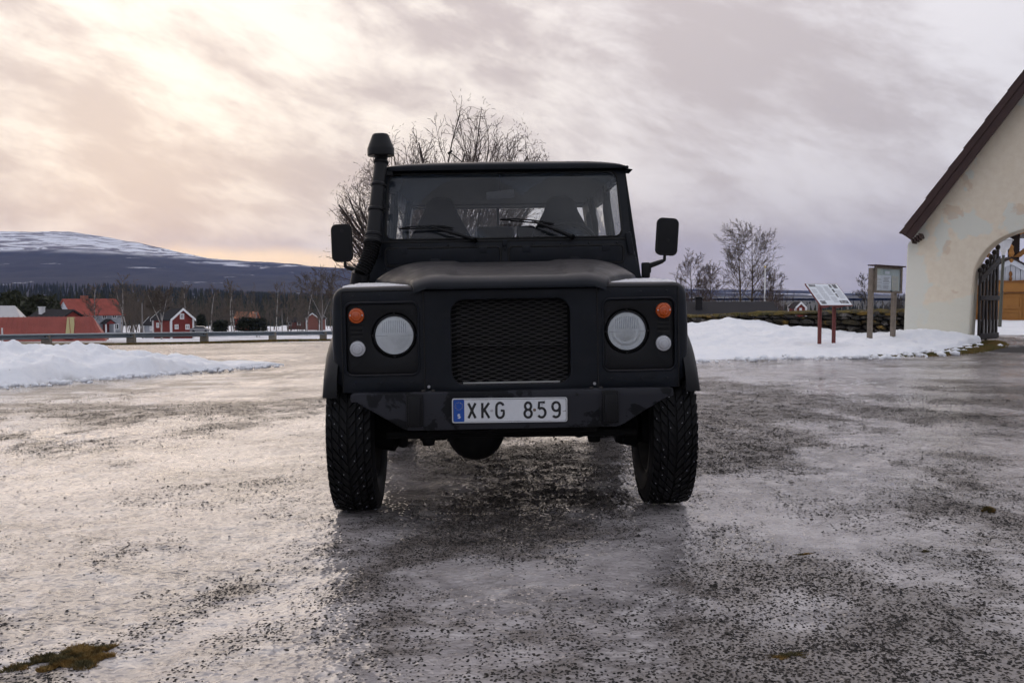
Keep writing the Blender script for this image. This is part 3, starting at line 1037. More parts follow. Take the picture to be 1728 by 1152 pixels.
def side_piece(s):
    """everything that belongs to one front wing; s = -1 image left, +1 image right"""
    X = lambda x: s * x
    mp = lambda y0: (lambda u, v, w: (s * u, y0 + w, v))
    k = 6
    # front face of the wing with an opening for the lamp surround
    wing = MB()
    wing.frame(outer_for(0.402, 0.774, 0.618, 1.083, k), rrect(0.428, 0.756, 0.700, 1.026, 0.030, k), mp(0.098), 0, 0.03)
    wing_o = wing.build('wing_front', M_PAINT, CAR, bevel=0.004)
    # raised bead round the opening
    MB().tube([(s * u, 0.097, v) for u, v in rrect(0.424, 0.760, 0.696, 1.030, 0.034, k)], 0.0055, 6, closed=True).build('bead', M_PAINT, wing_o)
    # lamp surround with a round hole
    hx, hz = 0.537, 0.879
    kk = 8
    hole = rrect(hx - 0.106, hx + 0.106, hz - 0.106, hz + 0.106, 0.1059, kk)
    sur = MB().frame(outer_for(0.430, 0.754, 0.702, 1.024, kk), hole, mp(0.112), 0, 0.012)
    # stepped dish behind the hole
    dish = [(0.112, 0.106), (0.122, 0.101), (0.124, 0.097), (0.138, 0.095), (0.140, 0.060)]
    sur.lathe([(a, r) for a, r in dish], 40, 'y', (s * hx, 0, hz))
    sur_o = sur.build('lamp_surround', M_PLASTIC, CAR, bevel=0.0015)
    # cooling slots beside the lamp: raised hoods with a dark gap
    for zz in (0.918, 0.8975, 0.877):
        MB().panel(rrect(0.680, 0.738, zz - 0.0062, zz + 0.0062, 0.006, 3), mp(0.1095), 0, 0.006).build('vent_slot', M_GASKET, sur_o)
        MB().tube([(s * 0.682, 0.110, zz + 0.0075), (s * 0.736, 0.110, zz + 0.0075)], 0.0032, 6).build('vent_hood', M_PLASTIC, sur_o)
    for (sx, sz) in ((0.454, 0.975), (0.452, 0.76), (0.452, 0.99)):
        MB().lathe([(0.1085, 0), (0.1085, 0.004), (0.113, 0.0045)], 8, 'y', (s * sx, 0, sz)).build('screw', M_GASKET, sur_o)
    # headlamp: reflector bowl, glass, bulb and retaining ring
    c = (s * hx, 0, hz)
    hl = MB().lathe([(0.118 + 0.062 * (1 - (r / 0.087) ** 2), r) for r in np.linspace(0.004, 0.087, 14)], 40, 'y', c).build('headlight', M_BOWL, CAR)
    pr = [(0.100 + 0.020 * (r / 0.0885) ** 2.0, r) for r in np.linspace(0.0005, 0.0885, 16)]
    MB().lathe(pr, 44, 'y', c).build('lens', M_LENS, hl)
    MB().lathe([(0.116, 0.0875), (0.112, 0.090), (0.114, 0.0955), (0.124, 0.097)], 44, 'y', c).build('rim', M_PLASTIC, hl)
    MB().lathe([(0.128, 0.0005), (0.1285, 0.022), (0.134, 0.0275), (0.150, 0.0285)], 24, 'y', c).build('bulb_cap', pmat('bulb_cap', (0.035, 0.037, 0.040), 0.25, metal=0.6), hl)
    # flutes moulded in the glass
    fl = MB()
    for i in range(-6, 7):
        x0 = i * 0.0085
        h = math.sqrt(max(0.079 ** 2 - x0 ** 2, 0))
        top_ = h * (0.92 if abs(i) > 2 else 0.86)
        zs = np.linspace(0.012, top_, 6)
        fl.tube([(s * hx + x0, 0.1005 + 0.020 * ((x0 ** 2 + z_ ** 2) / 0.0885 ** 2) - 0.0002, hz + z_) for z_ in zs], 0.0013, 4)
    fl.tube([(s * hx - 0.02, 0.1016 + 0.009, hz + 0.058), (s * hx + 0.02, 0.1016 + 0.009, hz + 0.058)], 0.0012, 4)
    for sg in (-1, 1):
        fl.tube([(s * hx + sg * (0.030 + 0.052 * t), 0.1005 + 0.020 * ((0.030 + 0.052 * t) / 0.0885) ** 2, hz - 0.002) for t in (0, .35, .7, 1)], 0.0012, 4)
    flo = fl.build('flutes', glass_mat('flute_glass', (0.62, 0.66, 0.70), 0.30, (0.42, 0.46, 0.50), 1.5) if 'flute_glass' not in MATS else MATS['flute_glass'], hl)
    flo['kind'] = 'stuff'
    # four adjusting tabs
    tb = MB()
    for a in (0, 90, 180, 270):
        a = R(a)
        tb.cbox((s * hx + 0.0985 * math.cos(a), 0.112, hz + 0.0985 * math.sin(a)), (0.009, 0.006, 0.009))
    tb.build('adjusting_tabs', M_GASKET, hl)['kind'] = 'stuff'
    # indicator and side lamp
    for (nm, lx, lz, mt) in (('indicator', 0.708, 0.972, M_AMBER), ('side_lamp', 0.706, 0.820, M_CLEARL)):
        cc = (s * lx, 0, lz)
        MBo = MB().lathe([(0.112, 0.0365), (0.105, 0.0362), (0.100, 0.034), (0.098, 0.026), (0.092, 0.022), (0.090, 0.014), (0.0885, 0.0005)], 32, 'y', cc)
        lo = MBo.build(nm, mt, CAR, smooth=28)
        MB().lathe([(0.0905, 0.0118), (0.0884, 0.0125), (0.0905, 0.0132)], 24, 'y', cc).build('ring', mt, lo)
        MB().lathe([(0.0952, 0.0225), (0.0932, 0.0235), (0.0972, 0.0245)], 24, 'y', cc).build('ring', mt, lo)
        MB().lathe([(0.114, 0.040), (0.108, 0.0395), (0.107, 0.036)], 28, 'y', cc).build('base', M_PLASTIC, lo)
        for q in (-1, 1):
            MB().lathe([(0.0955, 0.0003), (0.0955, 0.0032), (0.099, 0.0035)], 8, 'y', (cc[0] + q * 0.0275, 0, lz + 0.002)).build('screw', M_ZINC, lo)
    # wing skin: top, rounded outer edge and side cut out for the wheel arch
    rows = []
    ys = [0.099, 0.102, 0.110, 0.122, 0.138] + list(np.linspace(0.17, 1.17, 30))
    for y in ys:
        t = min(1.0, (y - 0.099) / 0.042)
        ins = 0.036 * (1 - math.sqrt(max(0.0, 1 - (1 - t) ** 2)))
        ztop = 1.106 + 0.022 * (y - 0.1) - ins * 0.62
        xo = 0.818 - ins * 1.7 + 0.012 * min(1, (y - .1) / .5)
        dy = abs(y - 0.47)
        arch = 0.40 + math.sqrt(max(0.0, 0.445 ** 2 - dy * dy)) if dy < 0.445 else 0.0
        zb = max(0.62 if y < 0.5 else 0.55, arch)
        row = []
        for i in range(6):
            row.append((X(0.385 + (xo - 0.062 - 0.385) * i / 5), y, ztop - 0.002 * (i / 5) ** 2))
        for i in range(1, 9):
            a = R(90 * i / 8)
            row.append((X(xo - 0.062 + 0.062 * math.sin(a)), y, ztop - 0.062 + 0.062 * math.cos(a) - 0.002))
        zt = ztop - 0.064
        for i in range(1, 9):
            row.append((X(xo + 0.006 * math.sin(math.pi * i / 8)), y, zt + (zb - zt) * i / 8))
        rows.append(row)
    w = MB().grid(rows).build('wing', M_PAINT, CAR, smooth=40)
    # narrow lip where the top folds over the front panel
    MB().tube([(X(0.402), 0.097, 1.0865), (X(0.772), 0.097, 1.0845)], 0.0030, 6).build('seam', M_GASKET, w)
    MB().tube([(X(0.7745), 0.0965, 1.080), (X(0.7745), 0.0965, 0.62)], 0.0034, 6).build('seam', M_GASKET, w)
    MB().tube([(X(0.3995), 0.0985, 1.083), (X(0.3995), 0.0985, 0.62)], 0.0042, 6).build('seam', M_GASKET, w)
    # wheel arch eyebrow
    rows = []
    for i in range(37):
        a = R(208 - 236 * i / 36)
        ca, sa = math.cos(a), math.sin(a)
        fade = min(1, i / 2.5, (36 - i) / 2.5)
        sec = [(0.798, 0.515), (0.824, 0.508), (0.846, 0.496), (0.860, 0.480), (0.867, 0.462), (0.869, 0.444), (0.867, 0.432), (0.856, 0.428), (0.81, 0.434)]
        row = []
        for (xx, rr_) in sec:
            x_ = 0.815 + (xx - 0.815) * (0.72 + 0.28 * fade) if xx > 0.815 else xx
            yy = 0.47 + rr_ * ca * (0.96 if ca < 0 else 1.0)
            row.append((X(x_), max(yy, 0.055), max(0.40 + rr_ * sa, 0.60 if ca < 0 else 0.5)))
        rows.append(row)
    MB().grid(rows).build('wheel_arch', M_PLASTIC, CAR, smooth=50)
    # inner arch, dark
    rows = []
    for i in range(25):
        a = R(150 - 150 * i / 24)
        rows.append([(X(xx), 0.47 + 0.452 * math.cos(a) * (0.8 if math.cos(a) < 0 else 1), 0.40 + 0.452 * math.sin(a)) for xx in (0.50, 0.81)])
    MB().grid(rows).build('inner_arch', M_UNDER, CAR)
    return w


build_front()
for s_ in (-1, 1):
    side_piece(s_)


def build_bonnet():
    ys = np.concatenate([[0.058, 0.060, 0.066, 0.076, 0.092, 0.115, 0.15], np.linspace(0.20, 1.185, 26)])
    nx = 81
    us = np.linspace(-1, 1, nx)
    rows = []
    for y in ys:
        t = (y - 0.058) / (1.185 - 0.058)
        w = 0.452 + 0.262 * sstep(0.0, 0.9, np.array([t]))[0]
        if y < 0.115:
            w -= 0.016 * (1 - (y - 0.058) / 0.057)
        z0 = 1.143 + 0.104 * t + 0.012 * math.sin(math.pi * t)
        q = min(1.0, (y - 0.058) / 0.085)
        front = (1 - math.sqrt(max(0, 1 - (1 - q) ** 2))) * 0.052
        row = []
        for u in us:
            x = u * w
            e = abs(u)
            # soft shoulders and a shallow dished middle
            dish = 0.011 * (1 - float(sstep(0.252, 0.290, np.array([abs(x)]))[0])) * float(sstep(0.02, 0.14, np.array([t]))[0]) * (1 - 0.3 * t)
            drop = (0.022 + 0.080 * t) * (max(0, (e - 0.74 + 0.10 * t) / (0.26 + 0.10 * t)) ** 2.1)
            sh = 0.003 * math.exp(-((abs(x) - 0.36) / 0.09) ** 2)
            row.append((x, y, z0 - front - dish - drop + sh))
        # turned-down skirts
        xs, zz = row[0][0], row[0][2]
        zl = 1.104 + 0.030 * t
        pre = [(xs - 0.002, y, min(zl, zz - 0.004)), (xs - 0.003, y, zz - 0.008)]
        post = [(-xs + 0.003, y, zz - 0.008), (-xs + 0.002, y, min(zl, zz - 0.004))]
        rows.append(pre + row + post)
    first = [(p[0], 0.060, 1.086) for p in rows[0]]
    ret = [(p[0], 0.092, 1.086) for p in rows[0]]
    b = MB().grid([ret, first] + rows).build('bonnet', M_PAINT, CAR, smooth=60)
    for s in (-1, 1):
        MB().panel(rrect(s * 0.395 - 0.03, s * 0.395 + 0.03, 1.228, 1.262, 0.014, 4), flat(1.178), 0, 0.012).build('hinge', M_PAINT, b, bevel=0.003)
    return b


build_bonnet()


def build_cab():
    # bulkhead below the windscreen
    poly = [(-0.80, 0.60), (0.80, 0.60), (0.795, 1.12), (0.772, 1.19), (0.722, 1.384), (-0.722, 1.384), (-0.772, 1.19), (-0.795, 1.12)]
    bh = MB().prism(poly, 'y', 1.195, 1.34).build('bulkhead', M_PAINT, CAR, bevel=0.006)
    for s in (-1, 1):
        r0, r1 = (0.024, 0.676) if s > 0 else (-0.676, -0.024)
        fl = MB().panel(rrect(r0 + 0.006, r1 - 0.006, 1.258, 1.345, 0.018, 5), flat(1.187), 0, 0.010).build('vent_flap', M_PAINT, bh, bevel=0.003)
        MB().tube([(u, 1.192, v) for u, v in rrect(r0, r1, 1.252, 1.351, 0.022, 5)], 0.0066, 6, closed=True).build('vent_seal', M_GASKET, bh)
        for hx in ((r0 + 0.10), (r1 - 0.10)):
            MB().cbox((hx, 1.186, 1.335), (0.045, 0.005, 0.034)).build('flap_hinge', M_PAINT, bh, bevel=0.004)
        MB().cbox((s * 0.712, 1.186, 1.36), (0.034, 0.022, 0.125), (0, R(s * -9), 0)).build('screen_hinge', M_PAINT, bh, bevel=0.006)
    MB().cbox((0.0, 1.184, 1.372), (0.026, 0.018, 0.036)).build('screen_catch', M_PAINT, bh, bevel=0.004)
    MB().cbox((0.0, 1.188, 1.345), (0.014, 0.012, 0.03)).build('screen_catch', M_PAINT, bh, bevel=0.003)

    # windscreen frame, raked
    def scr(u, v, w):
        f = (v - 1.386) / 0.424
        return (u * (1 - 0.030 * f), 1.205 + 0.115 * f + w, v)
    k = 6
    fr = MB().frame(outer_for(-0.722, 0.722, 1.386, 1.812, k), rrect(-0.674, 0.674, 1.402, 1.780, 0.045, k), scr, 0, 0.035).build('windscreen_frame', M_PAINT, CAR, bevel=0.005)
    MB().tube([Vector(scr(u, v, -0.002)) for u, v in rrect(-0.676, 0.676, 1.400, 1.782, 0.047, k)], 0.006, 6, closed=True).build('windscreen_seal', M_GASKET, fr)
    MB().sheet(rrect(-0.678, 0.678, 1.398, 1.784, 0.045, k), scr, 0.010).build('windscreen', M_SCREEN, fr)
    MB().tube([(-0.72, 1.198, 1.3855), (0.72, 1.198, 1.3855)], 0.007, 6).build('lower_seal', M_GASKET, fr)
    # inspection sticker, upper corner
    MB().panel([(-0.655 + 0.062 * math.cos(t * math.pi / 12) * (1 if t else 1), 1.735 + 0.062 * math.sin(t * math.pi / 12)) for t in range(24)], scr, 0.016, 0.018).build('sunvisor_end', M_TRIM, fr)

    # roof
    rows = []
    for y in [1.262, 1.266, 1.276, 1.295, 1.325, 1.37] + list(np.linspace(1.45, 3.66, 14)):
        q = min(1, (y - 1.262) / 0.12)
        fr_ = 1 - (1 - math.sqrt(max(0, 1 - (1 - q) ** 2))) * 0.72
        back = 1 - 0.5 * max(0, (y - 3.4) / 0.26) ** 2
        row = []
        for i in range(41):
            u = -1 + 2 * i / 40
            x = 0.712 * u
            prof = (1 - abs(u) ** 6.5) ** 0.55
            cr = 0.040 * prof + 0.012 * (1 - u * u) * float(sstep(1.3, 2.4, np.array([y]))[0]) + 0.006 * (1 - u * u)
            row.append((x, y, 1.812 + cr * fr_ * back))
        rows.append(row)
    low = [(p[0], 1.266, 1.802) for p in rows[0]]
    rf = MB().grid([low] + rows).build('roof', M_PAINT, CAR, smooth=50)
    for s in (-1, 1):
        MB().tube([(s * 0.714, 1.27, 1.806), (s * 0.720, 1.5, 1.806), (s * 0.720, 3.62, 1.806)], 0.010, 6).build('gutter', M_PAINT, rf)
    MB().add([(0.708, 1.27, 1.800), (0.752, 1.30, 1.796), (0.728, 1.31, 1.772), (0.706, 1.33, 1.778)], [(0, 1, 2, 3)]).build('gutter_end', M_PAINT, rf)
    MB().box(-0.69, 0.69, 1.42, 3.60, 1.785, 1.80).build('headlining', M_TRIM, CAR)

    # sides: doors with glass, rear quarter with a window
    def side_map(s):
        def f(u, v, w):
            g = max(0.0, (v - 1.17) / 0.64)
            return (s * (0.800 - 0.088 * g - w), u, v)
        return f
    for s in (-1, 1):
        sm = side_map(s)
        d = MB().panel(rrect(1.345, 2.215, 0.60, 1.165, 0.02, 3), sm, 0, 0.04).build('door', M_PAINT, CAR, bevel=0.004)
        MB().frame(outer_for(1.345, 2.215, 1.17, 1.80, 6), rrect(1.40, 2.165, 1.215, 1.752, 0.04, 6), sm, 0, 0.03).build('door_frame', M_PAINT, d, bevel=0.003)
        MB().sheet(rrect(1.395, 2.17, 1.21, 1.757, 0.04, 6), sm, 0.012).build('door_glass', M_PANE, d)
        MB().cbox((s * 0.812, 2.10, 1.10), (0.03, 0.13, 0.03)).build('handle', M_PLASTIC, d, bevel=0.006)
        for hz in (0.80, 1.08):
            MB().cbox((s * 0.806, 1.35, hz), (0.03, 0.05, 0.07)).build('door_hinge', M_PAINT, d, bevel=0.004)
        # rear quarter, cut for the rear wheel
        cy_, cr_ = 2.83, 0.445
        poly = [(2.23, 0.55), (cy_ - 0.42, 0.55)]
        for i in range(13):
            a = R(180 - 180 * i / 12)
            zz = 0.40 + cr_ * math.sin(a)
            if zz >= 0.55:
                poly.append((cy_ + cr_ * math.cos(a), zz))
        poly += [(3.66, 0.55), (3.66, 1.165), (2.23, 1.165)]
        q = MB().panel(poly, sm, 0, 0.03).build('rear_quarter', M_PAINT, CAR, bevel=0.003)
        MB().frame(outer_for(2.23, 3.66, 1.17, 1.80, 6), rrect(2.34, 3.50, 1.27, 1.70, 0.06, 6), sm, 0, 0.03).build('upper_side', M_PAINT, q, bevel=0.003)
        MB().sheet(rrect(2.335, 3.505, 1.265, 1.705, 0.06, 6), sm, 0.012).build('side_glass', M_PANE, q)
        rows = []
        for i in range(19):
            a = R(200 - 220 * i / 18)
            rows.append([(s * xx, cy_ + rr_ * math.cos(a), 0.40 + rr_ * math.sin(a)) for xx, rr_ in ((0.78, 0.51), (0.84, 0.49), (0.868, 0.45), (0.866, 0.43), (0.80, 0.435))])
        MB().grid(rows).build('wheel_arch', M_PLASTIC, CAR, smooth=50)
    # rear wall with window and mullion
    k = 6
    rw = MB().frame(outer_for(-0.80, 0.80, 0.62, 1.80, k), rrect(-0.715, 0.715, 1.30, 1.768, 0.03, k), flat(3.63), 0, 0.03).build('rear_wall', M_PAINT, CAR, bevel=0.003)
    MB().box(-0.010, 0.010, 3.625, 3.655, 1.30, 1.768).build('mullion', M_PAINT, rw)
    MB().sheet(rrect(-0.718, 0.718, 1.295, 1.772, 0.03, k), flat(3.64), 0).build('rear_glass', M_PANE, rw)
    MB().box(-0.78, 0.78, 1.34, 3.63, 0.56, 0.60).build('floor', M_UNDER, CAR)
    MB().box(-0.70, 0.70, 3.40, 3.61, 1.775, 1.784).build('rear_header', M_TRIM, CAR)


build_cab()


def build_rivets():
    # pop rivets along the bulkhead, wings and screen frame
    rv = [(x, 1.1935, 1.365) for x in np.linspace(-0.64, 0.64, 9)] + [(x, 1.1935, 1.236) for x in np.linspace(-0.68, 0.68, 9)]
    for i, (x, y, z) in enumerate(rv):
        o = MB().lathe([(y - 0.003, 0.0003), (y - 0.0022, 0.004), (y + 0.001, 0.0055)], 8, 'y', (x, 0, z)).build('rivet', M_PAINT, CAR)
        o.location.z = -0.026
    for s in (-1, 1):
        for (x, z) in ((0.46, 1.062), (0.60, 1.062), (0.72, 1.062), (0.46, 0.66), (0.60, 0.66), (0.72, 0.66)):
            MB().lathe([(0.0945, 0.0003), (0.0955, 0.0038), (0.0985, 0.005)], 8, 'y', (s * x, 0, z)).build('rivet', M_PAINT, CAR)


build_rivets()


def build_interior():
    dash = MB().prism([(1.345, 1.0), (1.62, 1.0), (1.64, 1.32), (1.60, 1.385), (1.345, 1.392)], 'x', -0.70, 0.70).build('dashboard', M_TRIM, CAR, bevel=0.012)
    MB().prism([(1.40, 1.39), (1.56, 1.39), (1.55, 1.43), (1.42, 1.42)], 'x', 0.22, 0.52).build('instrument_binnacle', M_TRIM, dash, bevel=0.01)
    # steering wheel
    ctr = Vector((0.40, 1.80, 1.345))
    tl = Matrix.Rotation(R(-62), 3, 'X')
    ring = [ctr + tl @ Vector((0.195 * math.cos(2 * math.pi * i / 40), 0.195 * math.sin(2 * math.pi * i / 40), 0)) for i in range(40)]
    sw = MB().tube(ring, 0.0145, 8, closed=True).build('steering_wheel', M_PLASTIC, CAR)
    sp = MB()
    for a in (90, 210, 330):
        sp.tube([ctr, ctr + tl @ Vector((0.19 * math.cos(R(a)), 0.19 * math.sin(R(a)), 0))], 0.012, 6)
    sp.lathe([(-0.02, 0.045), (0.02, 0.05), (0.03, 0.03), (0.03, 0.001)], 16, 'z', tuple(ctr))
    sp.build('spokes', M_PLASTIC, sw)
    # seats with tapered backs
    for s in (-1, 1):
        cx = s * 0.405
        back = [(-0.235, 0.95), (0.235, 0.95), (0.245, 1.25), (0.225, 1.42), (0.175, 1.52), (0.115, 1.63), (0.095, 1.70), (0.05, 1.735), (-0.05, 1.735), (-0.095, 1.70), (-0.115, 1.63), (-0.175, 1.52), (-0.225, 1.42), (-0.245, 1.25)]
        m = MB()
        n = len(back)
        m.add([(cx + u, 2.14 + (v - 0.95) * 0.12, v) for u, v in back] + [(cx + u, 2.25 + (v - 0.95) * 0.12, v) for u, v in back],
              [tuple(range(n)), tuple(range(2 * n - 1, n - 1, -1))] + [(i, n + i, n + (i + 1) % n, (i + 1) % n) for i in range(n)])
        st = m.build('seat', M_CLOTH, CAR, bevel=0.03, seg=3)
        MB().box(cx - 0.24, cx + 0.24, 1.72, 2.2, 0.84, 0.98).build('cushion', M_CLOTH, st, bevel=0.03)
    # rear bench head restraints
    for (x0, x1) in ((-0.17, 0.11), (0.13, 0.275)):
        rs = MB().box(x0, x1, 3.02, 3.11, 1.38, 1.56).build('head_restraint', M_CLOTH, CAR, bevel=0.03, seg=3)
        MB().tube([((x0 + x1) / 2, 3.06, 1.0), ((x0 + x1) / 2, 3.06, 1.40)], 0.02, 8).build('stem', M_PLASTIC, rs)
    MB().box(-0.62, 0.62, 3.0, 3.14, 0.7, 1.36).build('rear_bench', M_CLOTH, CAR, bevel=0.04)
    # inside mirror and window winders seen against the side glass
    im = MB().cbox((-0.015, 1.42, 1.665), (0.165, 0.02, 0.052), (0, R(-6), 0)).build('inside_mirror', pmat('mirror_back', (0.05, 0.052, 0.055), 0.5), CAR, bevel=0.012)
    MB().tube([(-0.015, 1.42, 1.67), (-0.015, 1.40, 1.79)], 0.005, 6).build('mirror_stem', M_PLASTIC, im)
    for s in (-1, 1):
        MB().tube([(s * 0.735, 2.16, 1.18), (s * 0.70, 2.17, 1.79)], 0.022, 8).build('door_pillar', M_TRIM, CAR)
        MB().tube([(s * 0.71, 2.19, 1.66), (s * 0.70, 2.185, 1.60), (s * 0.715, 2.17, 1.4)], [0.025, 0.02, 0.012], 8).build('seat_belt', M_TRIM, CAR)
        # roll bar behind the seats
        MB().tube([(s * 0.66, 2.42, 0.6), (s * 0.655, 2.42, 1.55), (s * 0.62, 2.42, 1.73)], 0.022, 8).build('roll_bar', M_TRIM, CAR)


build_interior()


def build_bumper():
    p = [(-0.73, 0.586), (-0.70, 0.582), (-0.50, 0.462), (-0.47, 0.452), (0.47, 0.452), (0.50, 0.462), (0.70, 0.582), (0.73, 0.586), (0.73, 0.618), (0.72, 0.624), (-0.72, 0.624), (-0.73, 0.618)]
    bm_ = MB().prism(p, 'y', 0.0, 0.055).build('bumper', M_BUMPER, CAR, bevel=0.005)
    MB().box(-0.44, 0.44, 0.055, 0.30, 0.50, 0.60).build('bumper_mount', M_UNDER, CAR)
    for s in (-1, 1):
        # resilient block on each dumb iron
        MB().box(s * 0.442 - 0.037, s * 0.442 + 0.037, -0.012, 0.0, 0.468, 0.618).build('bumper_block', M_PLASTIC, bm_, bevel=0.004)
        MB().box(s * 0.442 - 0.028, s * 0.442 + 0.028, -0.026, -0.012, 0.478, 0.604).build('bumper_block', M_PLASTIC, bm_, bevel=0.004)
        MB().lathe([(-0.004, 0.0002), (-0.004, 0.006), (0.0, 0.0062)], 8, 'y', (s * 0.292, 0, 0.602)).build('bolt', M_GASKET, bm_)
        MB().lathe([(0.093, 0.0002), (0.093, 0.007), (0.099, 0.0075)], 8, 'y', (s * 0.382, 0, 0.640)).build('bolt', M_ZINC, bm_)
        for bx_ in (0.36, 0.405):
            MB().lathe([(0.624, 0.009), (0.631, 0.009), (0.633, 0.0003)], 6, 'z', (s * bx_, 0.03, 0)).build('bolt', M_STEEL, bm_)
    # number plate
    ry = R(0.45)
    pl = MB().panel(rrect(-0.26, 0.26, -0.0555, 0.0555, 0.009, 4), flat(0), -0.002, 0.002).build('number_plate', M_PLATE, CAR, loc=(-0.014, -0.006, 0.537), rot=(0, ry, 0), smooth=0)
    MB().tube([(u, -0.0022, v) for u, v in rrect(-0.2578, 0.2578, -0.0533, 0.0533, 0.009, 4)], 0.0026, 6, closed=True).build('plate_rim', M_PRIM, pl)
    MB().tube([(u, -0.0020, v) for u, v in rrect(-0.2545, 0.2545, -0.0502, 0.0502, 0.007, 4)], 0.0010, 4, closed=True).build('plate_border', M_PBLACK, pl)
    MB().panel(rrect(-0.2535, -0.205, -0.0495, 0.0495, 0.005, 3), flat(0), -0.0030, -0.0015).build('blue_band', M_PBLUE, pl, smooth=0)
    st = MB()
    for i in range(12):
        a = 2 * math.pi * i / 12
        st.lathe([(-0.0036, 0.0002), (-0.0036, 0.0016), (-0.003, 0.0017)], 5, 'y', (-0.2293 + 0.0165 * math.cos(a), 0, 0.0205 + 0.0165 * math.sin(a)))
    st.build('star_ring', M_PSTAR, pl, smooth=0)

    def stroke(paths, cx, cz, w, h, rad, mat, nm, y=-0.0028, curve=True):
        m = MB()
        for pth in paths:
            m.tube([(cx + (u - 0.5) * w, y, cz + (v - 0.5) * h) for u, v in pth], rad, 8, squash=(1, 0.22, 1))
            for (u, v) in (pth[0], pth[-1]):
                pass
        return m.build(nm, mat, pl, smooth=60)

    def arc(cx, cy, rx, ry_, a0, a1, n=14):
        return [(cx + rx * math.cos(R(a0 + (a1 - a0) * i / n)), cy + ry_ * math.sin(R(a0 + (a1 - a0) * i / n))) for i in range(n + 1)]
    glyph = {
        'X': [[(0, 0), (1, 1)], [(0, 1), (1, 0)]],
        'K': [[(0.05, 0), (0.05, 1)], [(1, 1), (0.05, 0.38)], [(0.34, 0.56), (1, 0)]],
        'G': [arc(0.5, 0.70, 0.48, 0.30, 25, 180, 14) + arc(0.5, 0.30, 0.48, 0.30, 180, 360, 16) + [(0.98, 0.48), (0.60, 0.48)]],
        '8': [arc(0.5, 0.76, 0.43, 0.24, -90, 270, 24), arc(0.5, 0.26, 0.5, 0.26, 90, 450, 24)],
        '5': [[(0.92, 1.0), (0.14, 1.0), (0.08, 0.56)] + arc(0.46, 0.31, 0.52, 0.31, 130, -130, 20) + [(0.02, 0.13)]],
        '9': [arc(0.5, 0.71, 0.48, 0.29, 0, 360, 24), [(0.98, 0.71), (0.97, 0.45)] + arc(0.48, 0.30, 0.49, 0.30, 15, -140, 14)],
    }
    k = 0.52 / 195.0
    for ch, x0, x1 in (('X', 786, 801), ('K', 809, 824), ('G', 833, 849), ('8', 881, 896), ('5', 904, 919.5), ('9', 928, 944)):
        stroke(glyph[ch], ((x0 + x1) / 2 - 857.5) * k, 0.0, (x1 - x0 - 3) * k, 0.068, 0.0055, M_PBLACK, 'character')
    stroke([arc(0.5, 0.74, 0.42, 0.25, 20, 270, 12) + arc(0.5, 0.25, 0.45, 0.25, 90, -160, 12)], -0.2293, -0.0245, 0.011, 0.0165, 0.0022, pmat('plate_letter', (0.75, 0.76, 0.78), 0.4), 'country_letter', y=-0.0034)
    for xx, mt in ((827, M_ZINC), (899.3, pmat('rusty_screw', (0.18, 0.13, 0.09), 0.6))):
        MB().lathe([(-0.006, 0.0002), (-0.0058, 0.0045), (-0.004, 0.0066), (-0.002, 0.007)], 12, 'y', ((xx - 857.5) * k, 0, 0.0)).build('plate_screw', mt, pl)


build_bumper()


